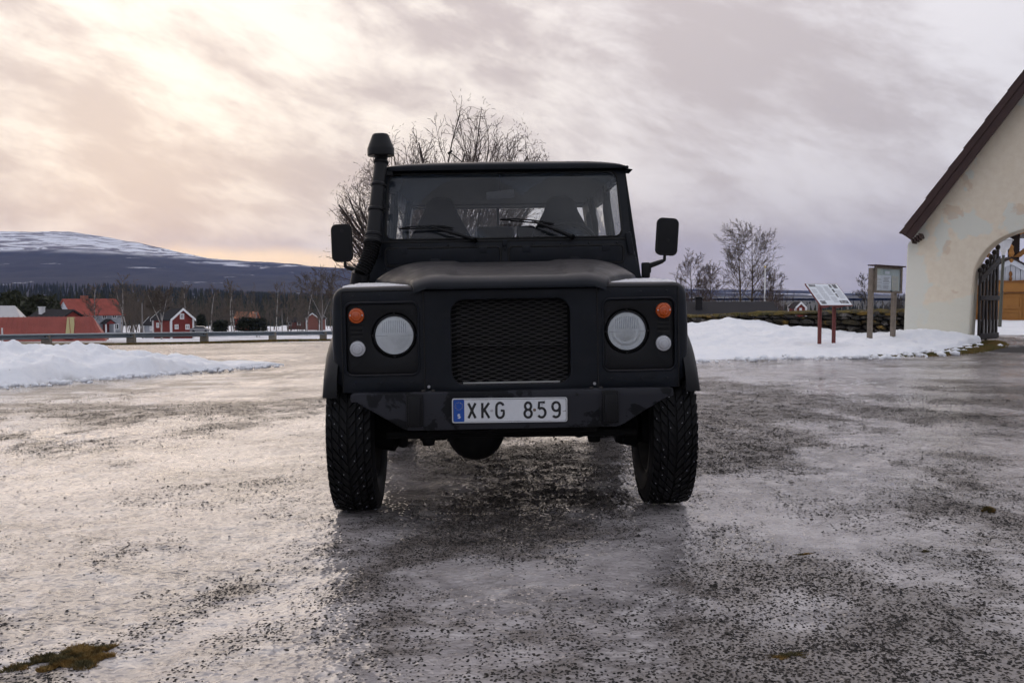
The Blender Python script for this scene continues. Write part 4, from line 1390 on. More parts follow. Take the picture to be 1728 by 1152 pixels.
def build_wheel(s, yc, nm='wheel'):
    cx = s * 0.757
    c = (cx, yc, 0.40)
    prof = [(-0.105, 0.235), (-0.122, 0.25), (-0.134, 0.285), (-0.137, 0.315), (-0.133, 0.350), (-0.124, 0.376), (-0.112, 0.386), (-0.06, 0.3905), (0, 0.392),
            (0.06, 0.3905), (0.112, 0.386), (0.124, 0.376), (0.133, 0.350), (0.137, 0.315), (0.134, 0.285), (0.122, 0.25), (0.105, 0.235)]
    rim = [(0.105, 0.238), (0.112, 0.225), (0.08, 0.215), (0.03, 0.205), (-0.02, 0.20), (-0.09, 0.214), (-0.112, 0.226), (-0.105, 0.238)]
    KX = 0.81
    prof = [(a * KX, r * 0.988) for a, r in prof]
    rim = [(a * KX, r) for a, r in rim]
    w = MB().lathe(rim, 40, 'x', c).build(nm, M_STEEL, CAR)
    MB().lathe([(s * 0.045, 0.203), (s * 0.035, 0.16), (s * 0.06, 0.11), (s * 0.05, 0.075), (s * 0.075, 0.07), (s * 0.08, 0.002)], 32, 'x', c).build('wheel_disc', M_STEEL, w)
    MB().lathe([(-s * 0.11, 0.01), (-s * 0.11, 0.09), (-s * 0.02, 0.12), (s * 0.03, 0.12)], 24, 'x', c).build('brake_hub', M_UNDER, w)
    ty = MB().lathe(prof, 96, 'x', c).build('tyre', M_RUBBER, w, smooth=60)
    # directional tread: chevron blocks either side of the middle
    tr = MB()
    NP = 52
    for i in range(NP):
        th0 = 2 * math.pi * i / NP
        for side in (-1, 1):
            off = 0.5 * 2 * math.pi / NP if side > 0 else 0
            for (xa, xb, wd, rr_) in ((0.005, 0.036, 0.80, 0.3985), (0.041, 0.070, 0.76, 0.3978), (0.075, 0.102, 0.70, 0.3945)):
                pv = []
                for x_ in (xa, xb):
                    # chevrons climb towards the shoulders
                    thc = th0 + off + 3.3 * x_ + (0.05 if xa > 0.07 else 0)
                    hw = math.pi / NP * wd
                    for dth in (-hw, hw):
                        ro = rr_ - (0.004 if x_ > 0.098 else 0)
                        for r_ in (0.376, ro):
                            a = thc + dth
                            # tread turns forward-down: angle measured from the front of the tyre
                            pv.append((cx + side * x_, yc - r_ * math.cos(a), 0.40 + r_ * math.sin(a)))
                tr.add(pv, [(0, 1, 3, 2), (4, 6, 7, 5), (0, 4, 5, 1), (2, 3, 7, 6), (1, 5, 7, 3), (0, 2, 6, 4)])
    tro = tr.build('tread', M_RUBBER, w, smooth=0)
    tro['kind'] = 'stuff'
    sd = MB()
    rg = random.Random(int(100 * yc) + s)
    for i in range(NP * 2):
        th = 2 * math.pi * (i + rg.random() * 0.5) / (NP * 2)
        side = -1 if i % 2 else 1
        x_ = side * rg.choice((0.054, 0.060, 0.085, 0.090, 0.027))
        rr_ = 0.3978 if abs(x_) < 0.07 else 0.3955
        p = Vector((cx + x_, yc - rr_ * math.cos(th), 0.40 + rr_ * math.sin(th)))
        sd.cbox(p, (0.0032, 0.0032, 0.0032))
    so = sd.build('studs', M_STUD, w, smooth=0)
    so['kind'] = 'stuff'
    # moulded ribs on the sidewall
    for xx in (-0.1108, 0.1108):
        MB().lathe([(xx * 0.99, 0.330), (xx * 1.012, 0.327), (xx * 0.99, 0.324)], 64, 'x', c).build('sidewall_rib', M_RUBBER, w)


for s_ in (-1, 1):
    build_wheel(s_, 0.47)
    build_wheel(s_, 2.83)


def build_underbody():
    for s in (-1, 1):
        MB().box(s * 0.42 - 0.04, s * 0.42 + 0.04, 0.05, 3.6, 0.50, 0.60).build('chassis_rail', M_UNDER, CAR)
        # spring, damper, swivel housing and bracket hanging below the bumper line
        MB().lathe([(0.36, 0.065), (0.40, 0.075), (0.44, 0.065), (0.48, 0.075), (0.52, 0.065), (0.56, 0.075), (0.60, 0.065)], 16, 'z', (s * 0.47, 0.47, 0)).build('coil_spring', M_UNDER, CAR)
        MB().lathe([(-0.06, 0.001), (-0.06, 0.10), (0.02, 0.115), (0.06, 0.06)], 20, 'x', (s * 0.60, 0.47, 0.40)).build('swivel_housing', M_UNDER, CAR)
        MB().lathe([(0.325, 0.001), (0.33, 0.028), (0.36, 0.034), (0.39, 0.026), (0.42, 0.03)], 12, 'z', (s * 0.405, 0.36, 0)).build('spring_seat', M_UNDER, CAR)
        MB().tube([(s * 0.52, 0.30, 0.40), (s * 0.525, 0.34, 0.345), (s * 0.54, 0.42, 0.33)], [0.018, 0.024, 0.02], 8).build('steering_arm', M_UNDER, CAR)
        MB().lathe([(0.345, 0.001), (0.35, 0.02), (0.375, 0.022), (0.40, 0.015)], 10, 'z', (s * 0.335, 0.40, 0)).build('bush', M_UNDER, CAR)
        rg = random.Random(40 + s)
        for k_ in range(9):
            xx = s * rg.uniform(0.28, 0.62)
            zz = rg.uniform(0.335, 0.37)
            MB().lathe([(zz, 0.001), (zz + 0.004, 0.011), (zz + 0.02, 0.013), (zz + 0.07, 0.012)], 6, 'z', (xx, rg.uniform(0.35, 0.5), 0)).build('bolt', M_UNDER, CAR)
    ax = MB().tube([(-0.66, 0.47, 0.40), (0.66, 0.47, 0.40)], 0.055, 14).build('front_axle', M_UNDER, CAR)
    MB().lathe([(0.30, 0.001), (0.305, 0.06), (0.335, 0.11), (0.40, 0.140), (0.52, 0.150), (0.60, 0.10)], 28, 'y', (-0.175, 0, 0.385)).build('differential', M_UNDER, ax)
    MB().tube([(-0.60, 0.28, 0.395), (0.60, 0.28, 0.385)], 0.018, 8).build('track_rod', M_UNDER, CAR)
    MB().tube([(-0.40, 0.20, 0.44), (0.40, 0.20, 0.43)], 0.03, 8).build('cross_member', M_UNDER, CAR)
    MB().tube([(-0.30, 0.10, 0.47), (-0.22, 0.09, 0.435), (-0.12, 0.09, 0.43), (-0.04, 0.10, 0.455)], 0.007, 6).build('hanging_cable', M_UNDER, CAR)
    MB().tube([(-0.66, 2.83, 0.40), (0.66, 2.83, 0.40)], 0.055, 12).build('rear_axle', M_UNDER, CAR)
    MB().box(-0.36, 0.36, 0.35, 1.9, 0.46, 0.62).build('engine_block', M_UNDER, CAR)
    MB().box(-0.74, 0.74, 0.95, 1.15, 0.50, 0.62).build('footwell', M_UNDER, CAR)


build_underbody()


def build_snorkel():
    P = lambda px, py, d: Vector(((px - 864) * d / 1680 + 0.006 + 0.027 * (d - 4.48), d - 4.48, CAMH + (492 - py) * d / 1680 + 0.013))
    low, knee, mid, top = P(607, 482, 5.52), P(611, 462, 5.50), P(632, 412, 5.56), P(649, 275, 5.72)
    pipe = MB().tube([mid, mid.lerp(top, 0.5), top], [0.046, 0.0405, 0.036], 20).build('snorkel', M_PLASTIC, CAR)
    ax = (top - mid)
    for t, w in ((0.02, 0.05), (0.10, 0.047), (0.40, 0.046), (0.70, 0.043), (0.985, 0.042)):
        p = mid + ax * t
        n = ax.normalized() * 0.011
        MB().tube([p - n, p - n * 0.5, p + n * 0.5, p + n], [w * 0.96, w * 1.05, w * 1.05, w * 0.96], 20).build('clamp', M_PLASTIC, pipe)
    # ribbed hose
    m = MB()
    N_ = 26
    pts, rad = [], []
    for i in range(N_ + 1):
        t = i / N_
        p = mid * (1 - t) ** 2 + P(627, 436, 5.52) * 2 * t * (1 - t) + knee * t * t
        pts.append(p)
        rad.append(0.046 if i % 2 else 0.039)
    m.tube(pts, rad, 18)
    m.build('hose', M_RUBBER, pipe, smooth=70)
    MB().tube([knee + Vector((0, 0, 0.006)), low, low - Vector((0.004, 0, 0.08))], [0.05, 0.050, 0.05], 18).build('elbow', M_PLASTIC, pipe)
    # mushroom cap
    c = tuple(top)
    MB().lathe([(0.00, 0.034), (0.015, 0.036), (0.026, 0.040), (0.028, 0.074), (0.034, 0.0765), (0.068, 0.0765), (0.076, 0.074), (0.146, 0.047), (0.153, 0.040), (0.155, 0.001)], 36, 'z', c).build('rain_cap', M_PLASTIC, pipe, smooth=18)
    for t in (0.45, 0.85):
        p = mid + ax * t
        MB().cbox(p + Vector((0.045, 0.02, 0)), (0.05, 0.03, 0.02)).build('bracket', M_PLASTIC, pipe)


build_snorkel()


def build_mirrors():
    for s, hx, hz, tilt, w in ((-1, -0.925, 1.362, 1.0, 0.116), (1, 0.935, 1.369, -4.0, 0.124)):
        mm = MB().panel(rrect(-w / 2, w / 2, -0.105, 0.105, 0.028, 5), flat(0), -0.012, 0.02).build('door_mirror', M_PLASTIC, CAR, bevel=0.010, seg=3, loc=(hx, 1.245, hz), rot=(0, R(-tilt), R(4 * s)))
        MB().tube([(u, -0.008, v) for u, v in rrect(-w / 2 + 0.003, w / 2 - 0.003, -0.102, 0.102, 0.027, 5)], 0.006, 6, closed=True).build('mirror_edge', M_GASKET, mm)
        MB().panel(rrect(-w / 2 + 0.006, w / 2 - 0.006, -0.099, 0.099, 0.024, 5), flat(0), 0.019, 0.023).build('mirror_glass', M_CHROME, mm)
        ar = MB().tube([(hx - s * 0.012, 1.25, hz - 0.10), (hx - s * 0.014, 1.25, hz - 0.132), (hx - s * 0.03, 1.25, hz - 0.140), (s * 0.835, 1.26, 1.205), (s * 0.832, 1.26, 1.165)], [0.008, 0.010, 0.013, 0.017, 0.013], 8).build('mirror_arm', M_PLASTIC, CAR)
        MB().cbox((s * 0.815, 1.27, 1.18), (0.045, 0.05, 0.09)).build('mirror_foot', M_PLASTIC, ar, bevel=0.008)
        MB().lathe([(-0.0135, 0.0003), (-0.0135, 0.009), (-0.011, 0.010)], 12, 'y', (0.004, 0, -0.02 if s > 0 else 0.07)).build('cover_plug', M_GASKET, mm)


build_mirrors()


def build_wipers():
    for (px0, py0, px1, py1, pvx, pvy) in ((676, 384, 766, 384, 803, 404), (846, 371, 936, 381, 968, 402)):
        d = 5.70
        Q = lambda px, py, dd=d: Vector(((px - 864) * dd / 1680 + 0.006 + 0.027 * (dd - 4.48), dd - 4.48, CAMH + (492 - py) * dd / 1680))
        a, b, pv = Q(px0, py0, 5.675), Q(px1, py1, 5.69), Q(pvx, pvy, 5.645)
        mid = a.lerp(b, 0.62)
        arm = MB().tube([pv, pv.lerp(mid, 0.35) + Vector((0, -0.012, 0.004)), mid + Vector((0, -0.012, 0.006))], [0.012, 0.011, 0.005], 8).build('wiper', M_PLASTIC, CAR)
        MB().lathe([(-0.02, 0.012), (0.03, 0.014), (0.032, 0.001)], 12, 'y', tuple(pv)).build('wiper_spindle', M_PLASTIC, arm)
        up = Vector((0, -0.006, 0.012))
        bl = MB().tube([a, a.lerp(b, 0.5), b], 0.0042, 6).build('wiper_blade', M_RUBBER, arm)
        MB().tube([a.lerp(b, 0.03) + up * 0.2, a.lerp(b, 0.25) + up * 0.9, a.lerp(b, 0.6) + up * 1.1, a.lerp(b, 0.85) + up * 0.8, b + up * 0.2], 0.0042, 6).build('wiper_bow', M_PLASTIC, arm)
        for t in (0.2, 0.4, 0.6, 0.8):
            MB().tube([a.lerp(b, t), a.lerp(b, t) + up], 0.003, 4).build('wiper_claw', M_PLASTIC, arm)
    # whip aerial lying back on the roof
    an = MB().tube([(-0.14, 2.0, 1.86), (-0.19, 2.0, 1.895), (-0.325, 2.0, 2.005)], [0.006, 0.004, 0.0035], 6).build('aerial', M_PLASTIC, CAR)
    MB().cbox((-0.325, 2.0, 2.005), (0.035, 0.02, 0.012), (0, R(-35), 0)).build('aerial_tip', M_PLASTIC, an)


build_wipers()


for ch_ in CAR.children:
    st_ = ch_.name.split('.')[0]
    if st_ in ('bulkhead', 'windscreen_frame', 'headlining', 'door', 'rear_quarter', 'rear_wall', 'rear_header', 'dashboard', 'steering_wheel', 'seat', 'inside_mirror', 'roll_bar'):
        ch_.location.z -= 0.026
    if st_ in ('roof', 'aerial'):
        ch_.location.z -= 0.033


# crust of frozen snow left on both wing tops (lies on the car, follows its lean)
def wing_crust(s, label):
    CM = Matrix.Translation(CAR.location) @ Euler(CAR.rotation_euler).to_matrix().to_4x4()
    rg = np.random.RandomState(4 + s)
    nx, ny = 60, 60
    P = []
    for i in range(nx):
        row = []
        for j in range(ny):
            u, v = i / (nx - 1), j / (ny - 1)
            y = 0.125 + 0.93 * v
            xin = 0.462 + 0.262 * v * 0.95
            xout = 0.775
            x = xin + (xout - xin) * u
            e = min(u * 8, (1 - u) * 8, v * 14, (1 - v) * 6, 1)
            h = 0.0022 + 0.0085 * e * (0.55 + 0.45 * float(fbm(np.array([x * 14.]), np.array([y * 14.]), 3)[0]) * 1.6) + rg.rand() * 0.0016
            if e <= 0:
                h = -0.004
            z = 1.106 + 0.022 * (y - 0.1) - 0.002 + h
            row.append(CM @ Vector((s * x, y, z)))
        P.append(row)
    o = MB().grid(P).build('snow_crust', pmat('frozen_crust', (0.62, 0.62, 0.64), 0.55, var=0.25, vscale=60, bump=0.5, bscale=200, bdist=0.003), None)
    tag(o, label, 'snow', 'icy crusts on the car wings')


wing_crust(-1, 'thin icy snow crust on the wing top beside the snorkel')
wing_crust(1, 'thin icy snow crust on the wing top away from the snorkel')

# ------------------------------------------------------------------ trees
M_BARK = pmat('dark_bark', (0.050, 0.042, 0.038), 0.85, var=0.3, vscale=20)
M_BARKB = pmat('brown_bark', (0.085, 0.066, 0.050), 0.85, var=0.3, vscale=3)
M_TWIG = pmat('reddish_twigs', (0.075, 0.052, 0.045), 0.85)
M_BIRCH = pmat('birch_bark', (0.36, 0.335, 0.31), 0.8, col2=(0.06, 0.055, 0.05), c2lo=0.50, c2hi=0.60, c2scale=1.2)
M_GREYT = pmat('grey_bark', (0.20, 0.185, 0.175), 0.85, var=0.2, vscale=3)


def seg_mesh(name, segs, mat, parent=None, n=4):
    """tapered round pieces, one per twig length"""
    A = np.array([s[0] for s in segs], dtype=float)
    B = np.array([s[1] for s in segs], dtype=float)
    ra = np.array([s[2] for s in segs])
    rb = np.array([s[3] for s in segs])
    T = B - A
    L = np.linalg.norm(T, axis=1, keepdims=True)
    T = T / np.maximum(L, 1e-9)
    ref = np.where(np.abs(T[:, 2:3]) < 0.9, np.array([[0, 0, 1.0]]), np.array([[1.0, 0, 0]]))
    Uv = np.cross(T, ref)
    Uv /= np.linalg.norm(Uv, axis=1, keepdims=True)
    Wv = np.cross(T, Uv)
    V = []
    for P, r in ((A, ra), (B + T * rb[:, None] * 0.5, rb)):
        for k in range(n):
            a = 2 * math.pi * k / n
            V.append(P + (Uv * math.cos(a) + Wv * math.sin(a)) * r[:, None])
    V = np.stack(V, 1)
    m = len(segs)
    base = (np.arange(m) * 2 * n)[:, None]
    F = []
    for k in range(n):
        k2 = (k + 1) % n
        F.append(np.concatenate([base + k, base + k2, base + n + k2, base + n + k], 1))
    F = np.stack(F, 1).reshape(-1, 4)
    return from_np(name, V.reshape(-1, 3), F, mat, parent, smooth=True)


def grow(rg, segs, p, d, L, r, lvl, Q):
    n = Q['n'][lvl]
    st = L / n
    r0 = r
    maxl = len(Q['n']) - 1
    for i in range(n):
        w = Q['wob'][lvl]
        d = (d + Vector((rg.gauss(0, w), rg.gauss(0, w), rg.gauss(0, w) + Q['up'][lvl]))).normalized()
        q = p + d * st
        t1 = (i + 1) / n
        ra = max(r0 * (1 - (i / n) * Q['tp']), Q['rmin'])
        rb = max(r0 * (1 - t1 * Q['tp']), Q['rmin'])
        segs.append((tuple(p), tuple(q), ra, rb, lvl))
        if lvl < maxl and t1 > Q['st'][lvl]:
            k = Q['kid'][lvl]
            cnt = int(k) + (1 if rg.random() < k - int(k) else 0)
            for _ in range(cnt):
                ax = d.orthogonal().normalized()
                ax.rotate(Matrix.Rotation(rg.uniform(0, 2 * math.pi), 3, d))
                dd = d.copy()
                dd.rotate(Matrix.Rotation(R(rg.gauss(Q['ang'][lvl], 9)), 3, ax))
                grow(rg, segs, q, dd, L * Q['lr'][lvl] * rg.uniform(0.65, 1.2) * (1 - 0.45 * t1), rb * Q['rr'], lvl + 1, Q)
        p = q


def tree(name, base, segs_fn, mat, mat2, label, cat='tree', group=None, split=2):
    o = empty(name, base, (0, 0, 0), label, cat, group)
    segs = segs_fn()
    tr = [s for s in segs if s[4] < split]
    cr = [s for s in segs if s[4] >= split]
    if tr:
        seg_mesh('trunk', tr, mat, o, 6)
    if cr:
        seg_mesh('crown', cr, mat2, o, 3 if len(cr) > 3000 else 4)
    return o


# the broad many-stemmed tree behind the car
def big_tree():
    rg = random.Random(11)
    segs = []
    Q = dict(n=[9, 7, 4, 3], wob=[0.055, 0.09, 0.12, 0.13], up=[0.02, 0.045, 0.04, 0.03], st=[0.22, 0.12, 0.1, 0], kid=[1.3, 1.15, 1.0, 0], ang=[25, 34, 40, 0], lr=[0.46, 0.40, 0.55, 0], rr=0.60, tp=0.80, rmin=0.0040)
    segs.append(((0, 0, -0.3), (0.02, 0, 0.75), 0.20, 0.17, 0))
    for i in range(46):
        a = 2 * math.pi * i * 0.381966 + rg.uniform(-.2, .2)
        sp = 1.05 * math.sqrt((i + 0.5) / 46)
        d = Vector((math.cos(a) * sp, math.sin(a) * sp * 0.8, 1.0)).normalized()
        grow(rg, segs, Vector((0.1 * math.cos(a), 0.1 * math.sin(a), 0.45 + 0.25 * rg.random())), d, rg.uniform(4.1, 4.9), 0.036, 0, Q)
    # the crown has a rounded outline, a little uneven
    out = []
    for sg in segs:
        x, y, z = sg[1]
        xs = x - 0.20 * (z - 1.6)
        k = (xs / 2.25) ** 2 + (y / 2.0) ** 2 + (((z - 2.35) / 2.55) ** 2 if z > 2.35 else 0)
        lim = 1.0 + 0.22 * math.sin(5 * math.atan2(x, z) + 1.3) * math.sin(3 * y + 2) + (0.10 if sg[4] == 3 else 0)
        if k < lim * rg.uniform(0.88, 1.12):
            out.append(sg)
    segs = out
    return segs


bx, by = -1.52, 20.0
tree('bare_tree', (bx, by, G1(bx, by)), big_tree, M_BARK, M_TWIG, 'large bare many-stemmed tree spreading behind the roof of the car', split=1)


def tall_tree(seed, H, spread=1.0, r=0.12, kids=2.0, up=0.02):
    def f():
        rg = random.Random(seed)
        segs = []
        Q = dict(n=[12, 6, 5, 3], wob=[0.03, 0.08, 0.12, 0.15], up=[0.02, 0.05, 0.03, up], st=[0.22, 0.2, 0.1, 0], kid=[kids, 1.5, 1.3, 0], ang=[48, 40, 40, 0], lr=[0.40 * spread, 0.5, 0.5, 0], rr=0.45, tp=0.86, rmin=0.0075)
        grow(rg, segs, Vector((0, 0, -0.3)), Vector((rg.gauss(0, .03), rg.gauss(0, .03), 1)), H, r, 0, Q)
        return segs
    return f


for (px, py, Y, H, sd, sp, kd, lab, mats) in (
        (1250, 512, 60, 4.1, 5, 1.25, 3.0, 'slender bare tree left of the white flagpole, leaning on its twin', (M_BARKB, M_BARKB)),
        (1268, 512, 61, 4.3, 8, 1.4, 3.0, 'taller bare tree closest to the white flagpole', (M_BARKB, M_BARKB)),
        (1168, 515, 56, 2.5, 12, 1.5, 3.0, 'shorter bare tree beside the chimney of the dark roof', (M_BARK, M_TWIG)),
        (1196, 515, 58, 2.1, 15, 1.5, 3.0, 'small bushy bare tree between the chimney and the tall twin trees', (M_BARK, M_TWIG)),
        (1461, 524, 66, 2.1, 19, 1.0, 2.6, 'thin bare birch just left of the wooden notice board', (M_GREYT, M_BARK)),
        (1300, 512, 63, 1.8, 23, 1.5, 3.0, 'low bare tree right of the white flagpole', (M_BARK, M_TWIG))):
    p = at(px, py, Y)
    z0 = min(p.z, 0.2)
    tree('bare_tree', (p.x, p.y, z0 - 0.6), tall_tree(sd, H + 0.6, sp, 0.010 * H + 0.03, kd), mats[0], mats[1], lab, group='bare trees beyond the churchyard wall', split=1)

# birches along the road to the village
def birch(seed, H, r=0.11, fork=False, broad=0.8):
    def f():
        rg = random.Random(seed)
        segs = []
        Q = dict(n=[12, 5, 4, 3], wob=[0.035, 0.10, 0.14, 0.15], up=[0.02, 0.03, 0.0, -0.02], st=[0.25, 0.2, 0.2, 0], kid=[2.4, 1.6, 1.0, 0], ang=[42, 40, 40, 0], lr=[0.34 * broad, 0.5, 0.5, 0], rr=0.42, tp=0.82, rmin=0.018)
        if fork:
            segs.append(((0, 0, -0.3), (0.02, 0, H * 0.30), r, r * 0.85, 0))
            for a in (-0.38, 0.30, 0.05):
                grow(rg, segs, Vector((0.02, 0, H * 0.29)), Vector((a, rg.uniform(-.2, .2), 1)).normalized(), H * 0.72, r * 0.6, 0, Q)
        else:
            grow(rg, segs, Vector((0, 0, -0.3)), Vector((rg.gauss(0, .03), 0, 1)), H, r, 0, Q)
        return segs
    return f


for (px, pyt, pyb, Y, sd, fk, br, lab) in (
        (158, 484, 561, 130, 31, False, .9, 'thin birch in front of the grey house with the red roof'),
        (205, 472, 559, 150, 32, False, .8, 'taller left birch of the pair beside the grey house'),
        (214, 482, 559, 152, 33, False, .8, 'right birch of the pair beside the grey house'),
        (272, 494, 570, 105, 34, True, 1.2, 'forked birch in front of the red cabin'),
        (316, 488, 566, 120, 35, False, 1.0, 'birch at the right corner of the red cabin'),
        (355, 490, 559, 140, 36, False, .9, 'birch between the parked car and the first hedge'),
        (391, 478, 559, 142, 37, False, .8, 'thick pale birch in front of the dark hedge, left of two'),
        (396, 484, 559, 143, 38, False, .8, 'slim birch in front of the dark hedge, right of two'),
        (466, 484, 557, 145, 39, False, .9, 'birch right of the dark hedge and the lamp post'),
        (518, 478, 557, 150, 40, False, .9, 'birch left of the broad grey tree near the car'),
        (543, 470, 557, 140, 41, True, 1.5, 'broad grey bare tree closest to the left mirror of the car')):
    p = at(px, pyb, Y)
    H = (pyb - pyt) * Y / 1680.0
    g = G1(p.x, p.y)
    tree('birch_tree', (p.x, p.y, g), birch(sd, H + max(0, p.z - g), 0.010 * H + 0.05, fk, br), M_BIRCH if sd != 41 else M_GREYT, M_BARKB, lab, group='birches along the village road', split=1)


# bare undergrowth and copses: too many stems to count
def copse(name, label, spots, seed, mat, hmin, hmax, dens=1.0, rm=0.03):
    rg = random.Random(seed)
    segs = []
    for (x, y, z) in spots:
        H = rg.uniform(hmin, hmax)
        Q = dict(n=[6, 4, 3], wob=[0.04, 0.10, 0.15], up=[0.03, 0.04, 0.03], st=[0.2, 0.2, 0], kid=[1.5 * dens, 1.2, 0], ang=[34, 36, 0], lr=[0.42, 0.5, 0], rr=0.5, tp=0.75, rmin=rm)
        grow(rg, segs, Vector((x, y, z - 0.2)), Vector((rg.gauss(0, .09), rg.gauss(0, .09), 1)).normalized(), H, 0.012 * H + rm, 0, Q)
    o = seg_mesh(name, segs, mat, None, 3)
    tag(o, label, 'copse', kind='stuff')
    return o


rg0 = random.Random(3)
sp = []
for i in range(190):
    Y = rg0.uniform(170, 330)
    px = rg0.uniform(190, 560) if i % 3 else rg0.uniform(215, 300)
    p = at(px, 550, Y)
    sp.append((p.x, Y, G1(p.x, Y)))
copse('birch_copse', 'brown bare birch wood behind the village houses', sp, 6, M_BARKB, 4.5, 8.5, 1.6, 0.026)
sp = []
for i in range(70):
    Y = rg0.uniform(46, 62)
    px = rg0.uniform(1150, 1345)
    p = at(px, 520, Y)
    sp.append((p.x, Y, -1.5))
copse('thicket', 'tangle of bare brown bushes behind the dark roof', sp, 9, M_TWIG, 1.2, 2.5, 1.3, 0.008)
sp = []
for i in range(26):
    Y = rg0.uniform(52, 64)
    px = rg0.uniform(1487, 1545)
    p = at(px, 520, Y)
    sp.append((p.x, Y, -0.9))
copse('bush', 'dark bare bushes behind the wall beside the gatehouse', sp, 10, M_BARK, 0.9, 1.9, 1.4, 0.009)


# conifer forest filling the valley
def conifers(name, label, spots, mat, seed):
    rg = np.random.RandomState(seed)
    V, F = [], []
    n = 6
    b = 0
    for (x, y, z, h) in spots:
        w = h * rg.uniform(0.15, 0.22)
        for (za, zb, ww) in ((0.02, 0.52, 1.0), (0.28, 0.78, 0.72), (0.55, 1.0, 0.42)):
            a0 = rg.rand() * 6
            for k in range(n):
                a = a0 + 2 * math.pi * k / n
                rr_ = w * ww * (0.8 + 0.4 * rg.rand())
                V.append((x + rr_ * math.cos(a), y + rr_ * math.sin(a), z + h * (za + 0.05 * rg.rand())))
            V.append((x + w * 0.08 * rg.randn(), y, z + h * zb))
            for k in range(n):
                F.append((b + k, b + (k + 1) % n, b + n))
            b += n + 1
    o = from_np(name, V, F, mat, None, smooth=False)
    tag(o, label, 'forest', kind='stuff')


M_CONIF = pmat('spruce_needles', (0.016, 0.022, 0.016), 0.9, col2=(0.035, 0.034, 0.022), c2lo=0.4, c2hi=0.7, c2scale=0.004)
rgf = np.random.RandomState(5)
sp = []
for i in range(5200):
    Y = 420 * (2400 / 420.) ** (rgf.rand() ** 0.8)
    px = rgf.uniform(-250, 900) if rgf.rand() < 0.8 else rgf.uniform(900, 1900)
    x = (px - 864) * Y / 1680
    cl = float(fbm(np.array([x / 160.]), np.array([Y / 160.]), 2)[0])
    if cl < -0.28 and Y < 1600:
        continue
    g = G1(x, Y)
    lim = np.interp(px, [-300, 60, 150, 260, 420, 560, 900, 1900], [465, 466, 471, 480, 489, 494, 508, 514])
    topz = CAMH + (492 - lim) * Y / 1680
    h = rgf.uniform(11, 19)
    if Y > 900:
        g = max(g, min(topz - h * 0.9, g + 30 * (Y - 900) / 1500))
    h = min(h, max(topz - g, 7))
    sp.append((x, Y, g - 1, h))
conifers('spruce_forest', 'dark spruce forest filling the valley below the fell', sp, M_CONIF, 8)
# pines by the barns
M_PINE = pmat('pine_needles', (0.028, 0.032, 0.015), 0.9, var=0.4, vscale=2)


def pine(px, pyt, pyb, Y, w, label, seed):
    p = at(px, pyb, Y)
    H = (pyb - pyt) * Y / 1680.
    o = empty('pine_tree', (p.x, p.y, p.z), (0, 0, 0), label, 'tree', 'pines by the barns')
    seg_mesh('trunk', [((0, 0, -3), (0, 0, H * 0.9), 0.2, 0.05, 0)], M_BARKB, o, 6)
    rg = np.random.RandomState(seed)
    V, F = [], []
    n = 0
    for i in range(2600):
        t = rg.rand()
        a = rg.rand() * 6.28
        rr_ = w * math.sqrt(rg.rand()) * (0.35 + 0.75 * math.sin(math.pi * min(1, 0.15 + 0.85 * t)))
        lump = 0.75 + 0.4 * math.sin(a * 3 + seed) * math.sin(t * 9)
        c = np.array([rr_ * lump * math.cos(a), rr_ * lump * math.sin(a), H * (0.22 + 0.78 * t) * (1 - 0.12 * (rr_ / w) ** 2)])
        for q in range(3):
            V.append(c + rg.randn(3) * 0.30)
        F.append((n, n + 1, n + 2))
        n += 3
    from_np('crown', V, F, M_PINE, o, False)


pine(21, 497, 535, 118, 1.9, 'dark rounded pine above the grey barn roof', 3)
pine(62, 506, 535, 112, 1.7, 'pine behind the cottage with the white chimney', 4)
pine(78, 507, 535, 120, 1.6, 'pine touching the gable of the grey house', 5)

# ------------------------------------------------------------------ houses of the village
M_RED = pmat('falu_red', (0.17, 0.022, 0.016), 0.8, var=0.2, vscale=1.5)
M_REDROOF = pmat('red_sheet_roof', (0.27, 0.062, 0.047), 0.6, var=0.22, vscale=0.9, spec=0.25)
M_REDROOF2 = pmat('bright_red_tiles', (0.27, 0.066, 0.049), 0.7, spec=0.2, var=0.25, vscale=0.8)
M_GREYW = pmat('pale_grey_boards', (0.33, 0.35, 0.38), 0.8, var=0.08, vscale=0.6)
M_GABLE = pmat('pale_blue_boards', (0.46, 0.49, 0.53), 0.8)
M_DKROOF = pmat('dark_tar_roof', (0.030, 0.029, 0.032), 0.9, var=0.15, vscale=0.8, spec=0.12)
M_GRROOF = pmat('grey_sheet_roof', (0.42, 0.42, 0.43), 0.5, var=0.08, vscale=0.6)
M_WHITE = pmat('white_trim', (0.72, 0.72, 0.72), 0.6)
M_PANED = pmat('dark_window_pane', (0.03, 0.034, 0.04), 0.08)
M_BRICK = pmat('chimney_brick', (0.24, 0.085, 0.055), 0.8)
M_YELLOW = pmat('translucent_sheet', (0.38, 0.33, 0.14), 0.5)


